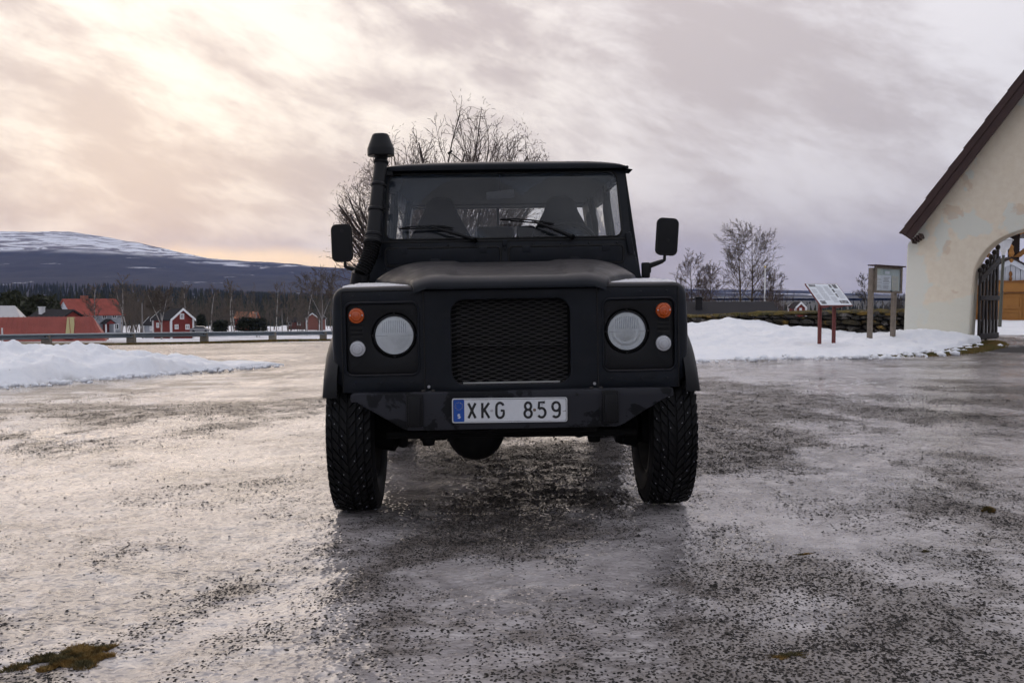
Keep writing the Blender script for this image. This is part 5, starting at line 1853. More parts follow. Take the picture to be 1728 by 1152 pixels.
def house(name, px, py, Y, L, W, eave, ridge, yaw, wall, roof, label, over=0.35, windows=(), gwindows=(), trim=None, gable=None, hip=0.0, cat='house'):
    """gabled house; local x along the ridge, y away; front wall at y=-W/2. windows: (x, z, w, h) on the front; gwindows on the +x gable (y, z, w, h)"""
    p = at(px, py, Y)
    h = empty(name, (p.x, p.y, p.z), (0, 0, R(yaw)), label, cat)
    MB().box(-L / 2, L / 2, -W / 2, W / 2, -2.5, eave).build('wall', wall, h)
    for s in (-1, 1):
        if not hip:
            MB().prism([(-W / 2, eave), (W / 2, eave), (0, ridge - 0.05)], 'x', s * (L / 2) - 0.06, s * (L / 2)).build('gable', gable or wall, h)
        else:
            e, zz = over, eave - (ridge - eave) * over / (W / 2)
            MB().add([(s * (L / 2 + e), -(W / 2 + e), zz + 0.13), (s * (L / 2 + e), W / 2 + e, zz + 0.13), (s * (L / 2 + e - hip), 0, ridge + 0.15)], [(0, 1, 2)]).build('hip_end', roof, h, smooth=0)
    rise = ridge - eave
    for s in (-1, 1):
        e = over
        zz = eave - rise * e / (W / 2)
        m = MB().add([(-L / 2 - e, s * (W / 2 + e), zz), (L / 2 + e, s * (W / 2 + e), zz), (L / 2 + e - hip, 0, ridge), (-L / 2 - e + hip, 0, ridge),
                      (-L / 2 - e, s * (W / 2 + e), zz + 0.14), (L / 2 + e, s * (W / 2 + e), zz + 0.14), (L / 2 + e - hip, 0, ridge + 0.16), (-L / 2 - e + hip, 0, ridge + 0.16)],
                     [(0, 1, 2, 3), (4, 7, 6, 5), (0, 4, 5, 1), (1, 5, 6, 2), (3, 2, 6, 7), (0, 3, 7, 4)])
        m.build('roof', roof, h, smooth=0)
    if trim:
        for s in (-1, 1):
            for q in (-1, 1):
                y0, z0 = q * (W / 2 + over), eave - rise * over / (W / 2)
                MB().prism([(y0, z0 - 0.12), (y0, z0 + 0.17), (0, ridge + 0.19), (0, ridge - 0.10)], 'x', s * (L / 2 + over + 0.01), s * (L / 2 + over + 0.06)).build('barge_board', trim, h, smooth=0)
                MB().box(s * L / 2 - 0.1 + 0.02 * s, s * L / 2 + 0.1 + 0.02 * s, q * W / 2 - 0.1 + 0.02 * q, q * W / 2 + 0.1 + 0.02 * q, -2.4, eave).build('corner_board', trim, h)
    wt = trim or M_WHITE
    for (x, z, w_, h_) in windows:
        fo = MB().frame(outer_for(x - w_ / 2, x + w_ / 2, z - h_ / 2, z + h_ / 2, 2), outer_for(x - w_ / 2 + 0.12, x + w_ / 2 - 0.12, z - h_ / 2 + 0.12, z + h_ / 2 - 0.12, 2), flat(-W / 2 - 0.05), 0, 0.09).build('window', wt, h, smooth=0)
        MB().box(x - w_ / 2 + 0.11, x + w_ / 2 - 0.11, -W / 2 - 0.012, -W / 2 - 0.005, z - h_ / 2 + 0.11, z + h_ / 2 - 0.11).build('pane', M_PANED, fo)
        MB().box(x - 0.05, x + 0.05, -W / 2 - 0.04, -W / 2 - 0.013, z - h_ / 2 + 0.1, z + h_ / 2 - 0.1).build('glazing_bar', wt, fo)
    for (y, z, w_, h_) in gwindows:
        gm = lambda u, v, w: (L / 2 + 0.05 - w, u, v)
        fo = MB().frame(outer_for(y - w_ / 2, y + w_ / 2, z - h_ / 2, z + h_ / 2, 2), outer_for(y - w_ / 2 + 0.12, y + w_ / 2 - 0.12, z - h_ / 2 + 0.12, z + h_ / 2 - 0.12, 2), gm, 0, 0.09).build('window', wt, h, smooth=0)
        MB().box(L / 2 + 0.005, L / 2 + 0.012, y - w_ / 2 + 0.11, y + w_ / 2 - 0.11, z - h_ / 2 + 0.11, z + h_ / 2 - 0.11).build('pane', M_PANED, fo)
        MB().box(L / 2 + 0.013, L / 2 + 0.04, y - 0.05, y + 0.05, z - h_ / 2 + 0.1, z + h_ / 2 - 0.1).build('glazing_bar', wt, fo)
    return h


# long low red barn close behind the rail
h = house('barn', 52, 580, 82, 10.6, 5.0, 0.45, 2.05, 20, M_RED, M_REDROOF, 'long low red barn with red sheet roof just behind the guard rail', 0.5, cat='barn', hip=1.1)
MB().add([(2.75, -2.85, 0.53), (3.35, -2.85, 0.53), (3.35, -0.15, 2.18), (2.75, -0.15, 2.18), (2.75, -2.85, 0.50), (3.35, -2.85, 0.50), (3.35, -0.15, 2.1), (2.75, -0.15, 2.1)],
         [(0, 1, 2, 3), (4, 7, 6, 5), (0, 4, 5, 1), (1, 5, 6, 2), (2, 6, 7, 3), (3, 7, 4, 0)]).build('roof_light', M_YELLOW, h)
rb = MB()
for k_ in range(26):
    u_ = -5.2 + k_ * 0.42
    rb.add([(u_ - .02, -2.95, 0.46), (u_ + .02, -2.95, 0.46), (min(u_ * 0.9 + .02, 4.6), -0.1, 2.24), (min(u_ * 0.9 - .02, 4.56), -0.1, 2.24), (u_ - .02, -2.95, 0.51), (u_ + .02, -2.95, 0.51), (min(u_ * 0.9 + .02, 4.6), -0.1, 2.29), (min(u_ * 0.9 - .02, 4.56), -0.1, 2.29)], [(4, 5, 6, 7), (0, 4, 7, 3), (1, 2, 6, 5), (0, 1, 5, 4)])
rb.build('roof_ribs', M_REDROOF, h, smooth=0)['kind'] = 'stuff'
house('barn', -20, 545, 98, 6.0, 5.0, 0.3, 1.55, 20, M_GREYW, M_GRROOF, 'light grey sheet-metal barn roof at the left edge', 0.3, cat='barn', hip=0.9)
h = house('cottage', 96, 548, 105, 4.4, 4.2, 0.4, 1.5, -24, M_RED, M_DKROOF, 'red cottage with dark roof and white chimney behind the barn', 0.3, cat='cottage')
ch = MB().box(-1.5, -1.05, -1.0, -0.55, 0.6, 1.85).build('chimney', M_WHITE, h)
MB().box(-1.56, -0.99, -1.06, -0.49, 1.85, 1.93).build('chimney_cap', M_WHITE, ch)
# grey house with the big red roof
wins = [(x, 2.95, 0.9, 0.75) for x in (-3.2, -1.2, 1.2, 3.2)] + [(x, 1.0, 1.0, 1.1) for x in (-3.4, -1.7, 3.6)]
h = house('farmhouse', 152, 560, 190, 9.8, 6.2, 3.5, 6.2, 50, M_GREYW, M_REDROOF2, 'two-storey grey farmhouse with bright red roof and brick chimney', 0.4, wins, (), None, M_GABLE)
MB().box(-1.6, -0.5, -0.5, 0.5, 5.6, 6.95).build('chimney', M_BRICK, h)
for y_, z_ in ((-1.1, 4.3), (1.0, 4.3)):
    MB().box(-4.87, -4.80, y_ - 0.4, y_ + 0.4, z_ - 0.4, z_ + 0.4).build('window', M_PANED, h)
pc = MB().box(0.4, 2.4, -5.0, -3.3, -0.5, 0.0).build('porch', M_GREYW, h)
for xx in (0.5, 2.2):
    MB().box(xx - 0.08, xx + 0.16, -5.0, -4.8, 0.0, 1.6).build('porch_post', M_WHITE, pc)
MB().box(0.8, 2.0, -3.4, -3.32, 0, 1.9).build('door', M_RED, pc)
MB().prism([(0.1, 1.6), (2.7, 1.6), (1.4, 2.55)], 'y', -5.1, -3.3).build('porch_roof', M_DKROOF, pc)
MB().prism([(0.45, 1.64), (2.35, 1.64), (1.4, 2.30)], 'y', -5.14, -5.11).build('porch_gable', M_RED, pc)
# red cabin with white trim, gable towards the road
h = house('cabin', 292, 561, 118, 3.6, 2.9, 1.65, 2.75, -38, M_RED, M_DKROOF, 'small red cabin with white trim and dark roof left of the parked car', 0.25, [(-0.9, 0.9, .55, .6)], [(-0.75, 0.75, .5, .55), (0.7, 0.7, .55, .6), (0, 1.95, .55, .65)], M_WHITE)
MB().box(-0.9, -0.55, -0.2, 0.2, 2.3, 3.05).build('chimney', M_DKROOF, h)
house('shed', 262, 561, 122, 1.9, 1.8, 1.0, 1.75, -30, M_GREYW, M_DKROOF, 'little pale grey porch shed at the left end of the red cabin', 0.15, [(0.3, 0.55, .45, .6)], (), M_WHITE, cat='shed')
house('house', 417, 545, 260, 5.0, 5, 1.4, 2.9, 0, M_RED, pmat('orange_roof', (0.36, 0.13, 0.06), 0.7), 'distant house with orange roof behind the dark hedge', 0.3)
house('house', 505, 549, 290, 6.0, 4, 1.2, 2.3, 10, pmat('faded_red', (0.12, 0.035, 0.028), 0.8), M_DKROOF, 'distant red house with snow around it right of the hedge', 0.3, [(-2.5, 0.6, 1, 1), (0, 0.6, 1, 1), (2.5, 0.6, 1, 1)], (), M_WHITE)
house('house', 533, 546, 270, 3.0, 4, 1.5, 2.8, 70, pmat('salmon_wall', (0.20, 0.075, 0.055), 0.8), M_DKROOF, 'distant salmon coloured gable behind the broad grey tree', 0.3, (), (), M_WHITE)
house('house', 1345, 526, 130, 1.5, 1.5, 0.55, 1.15, -72, M_RED, M_DKROOF, 'tiny red house with white trim left of the tilted information board', 0.12, (), [(0, 0.3, .35, .45)], M_WHITE)
house('house', 1155, 543, 180, 4, 4, 1.6, 3, 60, M_RED, M_DKROOF, 'distant red house showing beside the right mirror', 0.3)
# dark roof behind the churchyard wall
p = at(1155, 545, 36)
h = house('outbuilding', 1145, 545, 36, 6.2, 3.2, 0.16, 0.62, -7, pmat('tarred_boards', (0.03, 0.025, 0.022), 0.8), M_DKROOF, 'low outbuilding with dark roof and square chimney beyond the mossy wall', 0.25, cat='outbuilding')
ch = MB().box(0.55, 0.78, -0.95, -0.65, 0.30, 0.93).build('chimney', M_DKROOF, h)
MB().box(0.51, 0.82, -0.99, -0.61, 0.93, 0.96).build('chimney_cap', pmat('chimney_sheet', (0.06, 0.065, 0.075), 0.4, metal=0.6), ch)
MB().prism([(0.44, -1.05), (0.89, -1.05), (0.86, -0.55), (0.50, -0.55)], 'z', 0.26, 0.34).build('flashing', M_DKROOF, ch)


# village lamp posts and flagpole
def pole(name, px, pyt, pyb, Y, r, mat, label, cat, head=False):
    p = at(px, pyb, Y)
    H = (pyb - pyt) * Y / 1680.
    o = empty(name, tuple(p), (0, 0, 0), label, cat)
    MB().tube([(0, 0, -1.5), (0, 0, H * 0.6), (0, 0, H)], [r, r * 0.9, r * 0.7], 8).build('pole', mat, o)
    if head == 'lamp':
        MB().cbox((-0.15, 0, H), (0.5, 0.16, 0.12)).build('lamp_head', M_GREYT, o, bevel=0.03)
    elif head == 'knob':
        MB().lathe([(H, 0.04), (H + 0.03, 0.065), (H + 0.09, 0.05), (H + 0.12, 0.002)], 12, 'z').build('knob', pmat('gilt', (0.6, 0.45, 0.12), 0.35, metal=1), o)
    return o


pole('flagpole', 1290, 452, 522, 58, 0.045, M_WHITE, 'white flagpole among the bare trees', 'flagpole', 'knob')
pole('lamp_post', 433, 528, 559, 135, 0.10, M_GREYT, 'grey lamp post at the end of the dark hedge', 'lamp post', 'lamp')
pole('utility_pole', 240, 511, 562, 118, 0.09, M_GREYT, 'pale utility pole left of the red cabin', 'pole')
pole('marker_pole', 3, 553, 580, 47, 0.05, M_WHITE, 'short white and red marker pole at the left edge', 'pole')
pole('utility_pole', 476, 520, 558, 160, 0.07, M_GREYT, 'thin pole right of the dark hedge', 'pole')

# hedges: leafy faces through a boxy volume
M_HEDGE = pmat('dark_hedge', (0.012, 0.016, 0.009), 0.9, var=0.4, vscale=1.5)


def hedge(px0, px1, pyt, pyb, Y, depth, label, seed):
    a, b = at(px0, pyb, Y), at(px1, pyb, Y)
    H = (pyb - pyt) * Y / 1680.
    rg = np.random.RandomState(seed)
    n = int(1800 * max(1, (b.x - a.x) / 3))
    L = b.x - a.x
    c = np.stack([rg.rand(n) * L - L / 2, (rg.rand(n) - .5) * depth, np.sqrt(rg.rand(n)) * H * (1 + 0.0)], -1)
    c[:, 2] *= 1 - 0.12 * np.abs(np.sin(c[:, 0] * 1.3 + seed)) - 0.25 * (np.abs(c[:, 0]) / (L / 2)) ** 6
    V = (c[:, None, :] + rg.randn(n, 3, 3) * 0.14).reshape(-1, 3)
    o = from_np('hedge', V, np.arange(3 * n).reshape(-1, 3), M_HEDGE, None, False)
    o.location = ((a.x + b.x) / 2, Y, a.z - 0.3)
    tag(o, label, 'hedge')


hedge(400, 448, 531, 562, 132, 1.6, 'tall dark evergreen hedge behind the guard rail', 1)
hedge(361, 381, 536, 562, 134, 1.4, 'dark narrow evergreen bush left of the tall hedge', 2)
hedge(334, 344, 528, 560, 138, 1.0, 'dark pointed evergreen right of the red cabin', 3)


# parked grey car far off
def far_car():
    p = at(337, 561, 112)
    c = empty('parked_car', tuple(p), (0, 0, R(12)), 'small silver grey car parked beside the red cabin', 'car')
    pr = [(-1.05, 0.15), (1.05, 0.15), (1.08, 0.42), (0.72, 0.48), (0.45, 0.72), (-0.45, 0.74), (-0.80, 0.50), (-1.06, 0.46)]
    MB().prism(pr, 'y', -0.42, 0.42).build('body', pmat('silver_car', (0.22, 0.22, 0.23), 0.35, metal=0.4), c, bevel=0.05)
    MB().prism([(0.60, 0.50), (0.42, 0.69), (-0.42, 0.70), (-0.68, 0.52)], 'y', -0.432, 0.432).build('window', M_PANED, c)
    for x_ in (-0.66, 0.66):
        for y_ in (-0.43, 0.36):
            MB().lathe([(y_ - 0.02, 0.001), (y_ - 0.02, 0.15), (y_ + 0.08, 0.15), (y_ + 0.08, 0.001)], 14, 'y', (x_, 0, 0.15)).build('wheel', M_RUBBER, c)


far_car()


# ------------------------------------------------------------------ guard rail
M_GALV = pmat('galvanised_rail', (0.20, 0.235, 0.265), 0.45, metal=0.55, var=0.12, vscale=2)
M_POSTW = pmat('weathered_post', (0.20, 0.175, 0.14), 0.85, var=0.3, vscale=4)


def guard_rail():
    pts = [(-240, 40.0, 567), (-75, 44.0, 565), (74, 47.0, 563), (218, 50.5, 561), (342, 54.5, 559.5), (458, 58.5, 558.5), (544, 63, 558), (640, 68.5, 557.5), (740, 76, 556.5)]
    W = [at(a, c, b) for a, b, c in pts]
    g = empty('guard_rail', (W[3].x, W[3].y, G1(W[3].x, W[3].y)), (0, 0, 0), 'grey steel guard rail on wooden posts along the road', 'guard rail')
    o0 = Vector(g.location)
    prof = [(0.0, 0.0), (-0.075, -0.035), (-0.075, -0.085), (-0.01, -0.11), (-0.01, -0.15), (-0.075, -0.175), (-0.075, -0.225), (0.0, -0.26), (0.006, -0.26), (0.006, 0.0)]
    for i in range(len(W) - 1):
        a, b = W[i] - o0, W[i + 1] - o0
        d = (b - a).normalized()
        n = Vector((d.y, -d.x, 0)).normalized()
        n = n if n.y < 0 else -n
        a2, b2 = a - d * 0.15 + n * (0.004 * (i % 2)), b + d * 0.15 + n * (0.004 * (i % 2))
        vs_ = [P + n * (-q) + Vector((0, 0, z)) for P in (a2, b2) for q, z in prof]
        k = len(prof)
        m = MB().add(vs_, [tuple(range(k)), tuple(range(2 * k - 1, k - 1, -1))] + [(j, (j + 1) % k, k + (j + 1) % k, k + j) for j in range(k)])
        ro = m.build('rail', M_GALV, g, smooth=25)
        MB().lathe([(-0.03, 0.001), (-0.03, 0.035), (0.0, 0.04)], 8, 'y', tuple(a + n * 0.08 + Vector((0, 0, -0.13)))).build('bolt', M_STEEL, ro)
    for i, P in enumerate(W):
        q = P - o0
        gz = G1(P.x, P.y) - o0.z
        MB().box(q.x - 0.21, q.x + 0.21, q.y + 0.09, q.y + 0.36, gz - 0.4, q.z - 0.06).build('post', M_POSTW, g, bevel=0.02)


guard_rail()


# ------------------------------------------------------------------ grass verges and moss
def tufts(name, pts, label, cat, mat, hgt, seed, width=0.006, kind=None, lean=0.6):
    rg = np.random.RandomState(seed)
    P = np.asarray(pts)
    n = len(P)
    h = hgt * (0.4 + 0.9 * rg.rand(n))
    a = rg.rand(n) * 2 * np.pi
    tip = P + np.stack([np.cos(a) * h * lean * rg.rand(n), np.sin(a) * h * lean * rg.rand(n), h], -1)
    b = rg.rand(n) * 2 * np.pi
    w = np.stack([np.cos(b), np.sin(b), np.zeros(n)], -1) * width
    V = np.stack([P - w, P + w, tip], 1).reshape(-1, 3)
    o = from_np(name, V, np.arange(3 * n).reshape(-1, 3), mat, None, False)
    tag(o, label, cat, kind=kind)
    return o


M_DRYG = pmat('dry_moss_grass', (0.17, 0.105, 0.030), 0.9, col2=(0.085, 0.085, 0.020), c2lo=0.4, c2hi=0.6, c2scale=2.5)
M_MOSS = pmat('brown_moss', (0.24, 0.145, 0.038), 0.9, col2=(0.075, 0.062, 0.022), c2lo=0.42, c2hi=0.6, c2scale=14)


def verge(poly_front, poly_back, n, name, label, hgt, seed, wid=0.012):
    rg = np.random.RandomState(seed)
    t = rg.rand(n)
    s = rg.rand(n)
    ts = np.linspace(0, 1, len(poly_front))
    F_ = np.array(poly_front)
    B_ = np.array(poly_back)
    fx, fy = np.interp(t, ts, F_[:, 0]), np.interp(t, ts, F_[:, 1])
    bx_, by_ = np.interp(t, ts, B_[:, 0]), np.interp(t, ts, B_[:, 1])
    x = fx + (bx_ - fx) * s + rg.randn(n) * 0.06
    y = fy + (by_ - fy) * s + rg.randn(n) * 0.06
    z = G(x, y) + relief(x, y) + 0.012 * np.sin(s * np.pi)
    tufts(name, np.stack([x, y, z - 0.01], -1), label, 'grass', M_DRYG, hgt, seed, wid, 'stuff')


verge([(4.6, 16.1), (6.6, 15.85), (7.9, 16.9), (9.0, 18.4), (9.6, 19.6)], [(6.0, 16.1), (7.2, 16.8), (8.2, 18.1), (9.2, 19.5), (9.7, 20.3)], 26000, 'grass_verge', 'brown mossy grass at the foot of the gatehouse', 0.05, 5)
verge([(-24, 41), (-20, 46), (-16, 52), (-13, 57), (-9, 66)], [(-24.6, 43), (-20.5, 47.6), (-16.3, 53.6), (-13.2, 58.8), (-8.5, 68)], 9000, 'grass_verge', 'brown grass strip under the guard rail', 0.14, 6, 0.05)


def moss_clump(px, py, rx, ry, n, label, seed, hgt=0.02, bald=True):
    y0 = 1.1 * 1680 / (py - 492)
    for _ in range(6):
        x0 = (px - 864) * y0 / 1680
        y0 = (CAMH - G1(x0, y0)) * 1680 / (py - 492)
    rg = np.random.RandomState(seed)
    u = rg.randn(n * 2, 2) * 0.5
    th = np.arctan2(u[:, 1], u[:, 0])
    rr_ = np.hypot(u[:, 0], u[:, 1])
    keep = rr_ < 0.75 + 0.35 * np.sin(th * 3 + seed) * 0.6 + 0.2 * np.sin(th * 7)
    if bald:
        keep &= np.hypot(u[:, 0] + 0.30, u[:, 1] + 0.35) > 0.22
    u = u[keep][:n]
    x = x0 + u[:, 0] * rx + u[:, 1] * rx * 0.35
    y = y0 + u[:, 1] * ry
    lump = np.clip(0.5 + 1.1 * fbm(x * 22, y * 22, 3), 0, 1.4)
    z = G(x, y) + relief(x, y) + hgt * 0.8 * lump * np.clip(1.2 - np.hypot(u[:, 0], u[:, 1]), 0.1, 1)
    o = tufts('moss_clump', np.stack([x, y, z - 0.004], -1), label, 'moss', M_MOSS, hgt * 0.8, seed, 0.0022, None, 1.6)
    return o


moss_clump(100, 1120, 0.150, 0.125, 16000, 'torn clump of brown moss on the ice at the lower left corner', 3, 0.014)
moss_clump(1336, 1112, 0.085, 0.04, 2600, 'small flat smear of brown moss on the ice at the lower right', 4, 0.006, False)
moss_clump(1676, 866, 0.035, 0.03, 1200, 'small dark tuft lying on the ice at the right edge', 5, 0.02, False)
moss_clump(1362, 936, 0.05, 0.02, 700, 'tiny brown moss fleck right of the car reflection', 6, 0.006, False)
moss_clump(1571, 938, 0.03, 0.015, 500, 'tiny brown moss fleck farther right on the ice', 7, 0.006, False)


# loose grit on the ice: real stones, far too many to count
def build_grit():
    rg = np.random.RandomState(12)
    N_ = 1900000
    # even density on the ground, thinned with distance
    a = rg.uniform(R(-31), R(31), N_)
    r = 1.7 + (15 - 1.7) * rg.rand(N_) ** 1.0
    pre = rg.rand(N_) < np.clip(r / 6.0, 0.25, 1) * 0.62 * (1 - sstep(9, 15, r))
    a, r = a[pre], r[pre]
    N_ = len(r)
    x, y = r * np.sin(a), r * np.cos(a)
    d = dirt(x, y)
    fine = 0.5 + 1.3 * fbm(x * 7, y * 7, 3)
    keep = rg.rand(N_) < np.clip(d * 0.9 - 0.16, 0.012, 1) * np.clip(fine, 0.05, 1.2)
    x, y = x[keep], y[keep]
    n = len(x)
    s = 0.0024 + 0.0042 * rg.rand(n) ** 2.4 + (rg.rand(n) < 0.006) * 0.006
    z = G(x, y) + relief(x, y)
    # half-buried stones: a crooked ring and a top
    base = np.array([[1, 0, -.3], [0.2, 1, -.3], [-1, 0.3, -.3], [-0.1, -1, -.3], [0.1, 0, 0.55]])
    fac = np.array([[0, 1, 4], [1, 2, 4], [2, 3, 4], [3, 0, 4]])
    th = rg.rand(n) * 6.28
    jit = 0.6 + 0.8 * rg.rand(n, 5, 1)
    B = base[None] * jit
    B = B + rg.randn(n, 5, 3) * 0.20
    c, s_ = np.cos(th), np.sin(th)
    X = (B[:, :, 0] * c[:, None] - B[:, :, 1] * s_[:, None]) * s[:, None] * 1.25 + x[:, None]
    Y = (B[:, :, 0] * s_[:, None] + B[:, :, 1] * c[:, None]) * s[:, None] * 1.25 + y[:, None]
    Z = B[:, :, 2] * s[:, None] * 0.8 + z[:, None] + s[:, None] * 0.15
    V = np.stack([X, Y, Z], -1).reshape(-1, 3)
    F = (fac[None] + (np.arange(n) * 5)[:, None, None]).reshape(-1, 3)
    o = from_np('grit', V, F, pmat('wet_grit', (0.020, 0.019, 0.018), 0.7, spec=0.15, col2=(0.060, 0.052, 0.045), c2lo=0.45, c2hi=0.6, c2scale=90), None, False)
    tag(o, 'dark grit scattered over the icy yard', 'gravel', kind='stuff')
    return n


build_grit()

# ------------------------------------------------------------------ churchyard wall
M_STONE = pmat('wall_stone', (0.055, 0.050, 0.043), 0.9, col2=(0.17, 0.16, 0.15), c2lo=0.55, c2hi=0.62, c2scale=3.2, var=0.4, vscale=2.0, bump=0.6, bscale=12, bdist=0.03, coord='Generated')


def wall_stone_mat(name, c1, c2, lo, hi, sc):
    m = bpy.data.materials.new(name)
    m.use_nodes = True
    N = NT(m.node_tree)
    b = N.n['Principled BSDF']
    P = N.node('ShaderNodeNewGeometry').outputs['Position']
    f = N.ramp(N.noise(P, sc, 6, 0.65, 0.4), lo, hi)
    g = N.ramp(N.noise(P, 16, 5, 0.65), 0.3, 0.7, 0.55, 1.4)
    N.put(b.inputs['Base Color'], N.mix(1.0, N.mix(f, c1, c2), N.comb(g, g, g), 'MULTIPLY'))
    b.inputs['Roughness'].default_value = 0.9
    N.put(b.inputs['Normal'], N.bump(N.noise(P, 24, 5, 0.65), 0.7, 0.03))
    return m


M_ST = [wall_stone_mat('dark_field_stone', (0.034, 0.029, 0.022), (0.16, 0.145, 0.13), 0.53, 0.66, 4.0),
        wall_stone_mat('mossy_field_stone', (0.040, 0.032, 0.016), (0.19, 0.115, 0.022), 0.50, 0.62, 3.0),
        wall_stone_mat('pale_field_stone', (0.11, 0.105, 0.097), (0.30, 0.26, 0.245), 0.50, 0.62, 5.0)]
M_WMOSS = pmat('wall_moss', (0.115, 0.085, 0.020), 0.95, col2=(0.035, 0.030, 0.014), c2lo=0.45, c2hi=0.6, c2scale=5, bump=0.6, bscale=30, bdist=0.03)


def stone_mesh(seed):
    rg = np.random.RandomState(seed)
    bm = bmesh.new()
    bmesh.ops.create_icosphere(bm, subdivisions=1, radius=0.5)
    for v in bm.verts:
        d = v.co.normalized()
        k = max(abs(d.x), abs(d.y), abs(d.z))
        v.co = d * (0.5 / (k ** 0.62)) * (0.86 + 0.28 * rg.rand())
    me = bpy.data.meshes.new('stone')
    bm.to_mesh(me)
    bm.free()
    me.polygons.foreach_set('use_smooth', np.ones(len(me.polygons), dtype=bool))
    me.set_sharp_from_angle(angle=R(40))
    return me


def stone_wall():
    # from behind the car to the gatehouse
    path = [Vector((0.6, 24.6, 0)), Vector((4.3, 23.4, 0)), Vector((5.6, 22.6, 0)), Vector((8.62, 21.35, 0))]
    tops = [0.62, 0.52, 0.60, 0.68]
    w = empty('stone_wall', (6.0, 22.4, G1(6, 22.4)), (0, 0, 0), 'mossy dry stone churchyard wall running to the gatehouse', 'wall')
    o0 = Vector(w.location)
    core = MB()
    L = [0]
    for a, b in zip(path, path[1:]):
        L.append(L[-1] + (b - a).length)
    tot = L[-1]

    def at_s(s):
        for i in range(len(path) - 1):
            if s <= L[i + 1] or i == len(path) - 2:
                t = (s - L[i]) / (L[i + 1] - L[i])
                d = (path[i + 1] - path[i]).normalized()
                return path[i].lerp(path[i + 1], t), d, tops[i] + (tops[i + 1] - tops[i]) * t
    n = 60
    fr, bk, tf, tb = [], [], [], []
    for i in range(n + 1):
        p, d, tz = at_s(tot * i / n)
        nrm = Vector((d.y, -d.x, 0))
        q = p - o0
        fr.append((q.x + nrm.x * 0.16, q.y + nrm.y * 0.16, -0.6))
        tf.append((q.x + nrm.x * 0.14, q.y + nrm.y * 0.14, tz - 0.13 - o0.z))
        tb.append((q.x - nrm.x * 0.25, q.y - nrm.y * 0.25, tz - 0.13 - o0.z))
        bk.append((q.x - nrm.x * 0.25, q.y - nrm.y * 0.25, -0.6))
    core.grid([fr, tf, tb, bk]).build('rubble_core', pmat('wall_core', (0.012, 0.010, 0.008), 0.95), w, smooth=0)
    meshes = []
    for mi, mt in enumerate(M_ST):
        for k in range(4):
            me = stone_mesh(20 + mi * 7 + k)
            me.materials.append(mt)
            meshes.append(me)
    rg = random.Random(8)
    cnt = 0
    z = -0.12
    row = 0
    while z < 0.62:
        hh = rg.uniform(0.075, 0.125)
        s = rg.uniform(0, 0.2) if row else 0.0
        while s < tot:
            ln = rg.uniform(0.14, 0.42)
            p, d, tz = at_s(min(s + ln / 2, tot))
            if z + hh * 0.5 < tz - 0.04 and cnt < 300 and p.x > 2.7:
                nrm = Vector((d.y, -d.x, 0))
                pale = z < 0.22 and rg.random() < 0.5
                mi = 2 if pale else (1 if rg.random() < 0.33 else 0)
                o = bpy.data.objects.new('stone', meshes[mi * 4 + rg.randrange(4)])
                COL.objects.link(o)
                o.parent = w
                q = p - o0 + nrm * rg.uniform(0.10, 0.17)
                o.location = (q.x, q.y, z + hh / 2 - o0.z + rg.uniform(-.01, .01))
                o.rotation_euler = (rg.uniform(-.12, .12), rg.uniform(-.12, .12), math.atan2(d.y, d.x) + rg.uniform(-.15, .15))
                o.scale = (ln * 1.04, 0.30, hh * 1.10)
                cnt += 1
            s += ln
        z += hh * 0.93
        row += 1
    # turf and moss capping
    top, ft = [], []
    rows = []
    for j in range(9):
        r_ = []
        v = j / 8
        for i in range(161):
            p, d, tz = at_s(tot * i / 160)
            nrm = Vector((d.y, -d.x, 0))
            off = 0.24 - 0.54 * v
            q = p - o0 + nrm * off
            nz = float(fbm(np.array([p.x * 2.1 + j]), np.array([p.y * 2.1 + off * 4]), 3)[0])
            r_.append((q.x + nrm.x * 0.03 * nz, q.y, tz - 0.10 - o0.z + 0.11 * math.sin(math.pi * min(1, 0.15 + 0.85 * v)) + 0.055 * nz))
        rows.append(r_)
    MB().grid(rows).build('moss_capping', M_WMOSS, w, smooth=0)
    pts = []
    for i in range(5000):
        s = rg.random() * tot
        p, d, tz = at_s(s)
        nrm = Vector((d.y, -d.x, 0))
        q = p + nrm * rg.uniform(-0.2, 0.24)
        pts.append((q.x, q.y, tz - 0.05))
    g = tufts('moss_grass', np.array(pts) - np.array(o0), None, None, M_DRYG, 0.06, 3, 0.012, 'stuff')
    g.parent = w
    return cnt


stone_wall()

# ------------------------------------------------------------------ gatehouse
YAW = R(-35)


